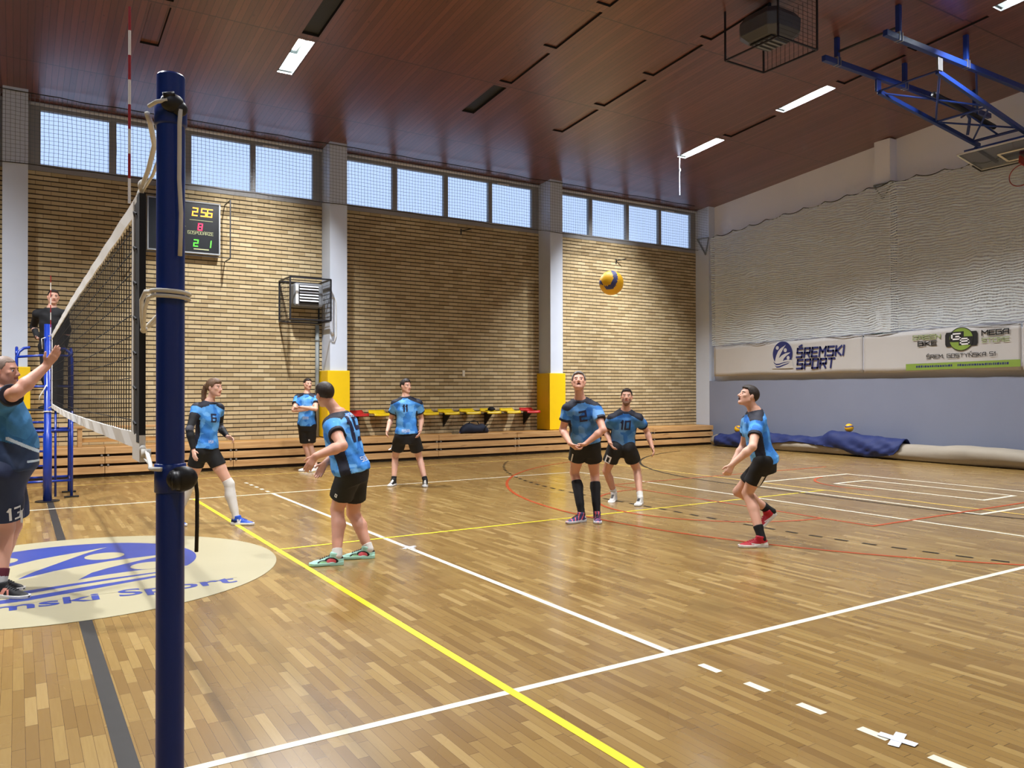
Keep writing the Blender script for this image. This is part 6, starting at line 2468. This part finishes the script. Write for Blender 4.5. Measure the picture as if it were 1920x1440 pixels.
# player 2
build_person(POSES['p2']['J'], 1.88, 'grey haired player number 2 looking up, hands together, long black socks',
             kit(shirt=M['shirt_b'], sock=M['sock_black'], shoe=M['shoe_purple'], shoe2=M['coral'], shoe3=M['w'], sole=M['sock_grey'], hair=M['hair_grey'], brow=M['brow_dark'], skin=M['skin_b']),
             wide=.98, hem=.03, sleeve=.56, loose=.028, shorts=.50, shorts_loose=.024, sock=.20, curl=(.45, .55), open_mouth=.35, hair=dict(t=.013, top=.014, line=.022, m=M['hair_grey'], tex=.003),
             thumb=(look_dir(-.1, -1, .4), look_dir(.1, -1, .4)),
             shoe_mi=lambda x, y, z: np.where((np.sin(x * 38 + z * 60) > .72) & (x > .15), 1, np.where((x < .12) & (z > .05), 2, 0)),
             prints=[dict(t='2', h=.115, at=.68, side='f', m=M['ink_dark'], w=.2), dict(t='|', h=.09, on='shorts', leg='R', at=.32, dir=look_dir(-.8, -1), m=M['white_ink'], w=.22, name='shorts_number')])
# player 10
build_person(POSES['p10']['J'], 1.84, 'dark haired bearded player number 10, white shoes, crouching behind the grey haired player',
             kit(shirt=M['shirt_b'], sock=M['sock_white'], skin=M['skin_c'], lace=M['k'], shoe2=M['sock_grey']), wide=1.0, hem=.0, sleeve=.56, loose=.026, shorts=.58, shorts_loose=.028, sock=.80, curl=(.35, .3), beard=True, h=.0065,
             hair=dict(t=.008, top=.006), shoe_mi=lambda x, y, z: np.where((x > .42) & (x < .70) & (np.abs(y) < .012), 1, 0),
             prints=[dict(t='10', h=.12, at=.66, side='f', m=M['ink_dark'], w=.2, asp=.55), dict(t='0', h=.10, on='shorts', leg='R', at=.42, dir=look_dir(-.6, -1), m=M['white_ink'], w=.22, name='shorts_number')])
# player with red shoes
build_person(POSES['pred']['J'], 1.82, 'player in red shoes in profile, knees bent, arms stretched down ready to bump the ball',
             kit(sock=M['sock_black'], shoe=M['shoe_red'], shoe2=M['w'], shoe3=M['w'], lace=M['shoe_red'], hair=M['hair_dark']), wide=.95, hem=-.10, sleeve=.55, loose=.02, shorts=.66, shorts_loose=.014, sock=.72,
             open_mouth=1.0, curl=(.7, .7), hair=dict(t=.008, top=.004, slope=.6), h=.006, bend=-.03, thumb=(look_dir(-.6, 0, .5), look_dir(-.6, 0, .5)),
             shoe_mi=lambda x, y, z: np.where((np.abs(z - .035 - .09 * (.3 - x) ** 2) < .006 + .03 * np.clip(.35 - x, 0, .3)) & (x < .6), 1, 0),
             prints=[dict(t='|', h=.085, on='shorts', leg='L', at=.45, dir=look_dir(.4, -1), m=M['white_ink'], w=.45, name='shorts_patch')])


# player 13 at the left edge
def shirt13(t, a, b, ex, slv, cuff):
    mi = np.zeros(len(t), int)
    ang = np.arctan2(b, a)
    mi[(t > .45) & ~slv & (b < .05)] = 0
    mi[slv] = 2
    mi[(b > -.02) & (t > .30 - .5 * (b - .1)) & (t < .95) & ~slv] = 2
    mi[(np.abs(t - (.32 - .9 * (b - .10))) < .022) & (b > .02) & ~slv & (t < .4)] = 3
    mi[(np.abs(t - .08) < .014) & (b > .16)] = 3
    mi[cuff] = 1
    return mi


build_person(POSES['p13']['J'], 1.92, 'stout player in dark blue kit number 13 raising one arm beside the net',
             kit(shirt=M['polo_navy'], trim=M['trim'], shirt2=M['polo_blue'], shirt3=M['polo_stripe'], shorts=M['polo_shorts'], sock=M['sock_grey'], sock_band=M['sock_maroon'], shoe=M['k'], shoe2=M['pink'], shoe3=M['pink'],
                 sole=M['w'], hair=M['hair_cropped'], brow=M['brow_soft'], skin=M['skin_b']),
             wide=1.22, belly=.095, hem=-.03, sleeve=.62, loose=.024, shorts=.82, shorts_loose=.04, sock=.70, arm_r=1.15, leg_r=1.2, curl=(.3, .12), neck_r=.066, h=.006, shirt_mi=shirt13,
             hair=dict(t=.003, top=.0, m=M['hair_cropped']), thumb=(None, look_dir(.2, -.3, .8)),
             shoe_mi=lambda x, y, z: np.where((np.abs(x - .35 - 1.6 * (z - .04)) < .05) & (z < .08) | (np.abs(x - .52 + 1.2 * (z - .04)) < .03) & (z < .07), 1, 0),
             prints=[dict(t='13', h=.095, on='shorts', leg='R', at=.64, dx=.105, dir=look_dir(.35, -1), m=M['white_ink'], w=.17, asp=.55, name='shorts_number')], group=None)
# referee on the stand
build_person(POSES['referee']['J'], 1.84, 'referee in black sweater standing on the blue stand behind the net', kit(shirt=M['ref_black'], trim=M['ref_black'], shorts=M['ref_black'], shoe=M['k'], sole=M['k'], hair=M['hair_dark']),
             wide=1.02, hem=-.14, sleeve=1.5, loose=.02, trousers=True, sock=1.2, h=.0075, hair=dict(t=.005, top=.002), group=None,
             shirt_mi=lambda t, a, b, ex, slv, cuff: np.zeros(len(t), int),
             prints=[dict(t='I', h=.10, at=.80, side='f', m=M['white_ink'], w=.12, dx=-.08, name='shirt_print')] if False else [])
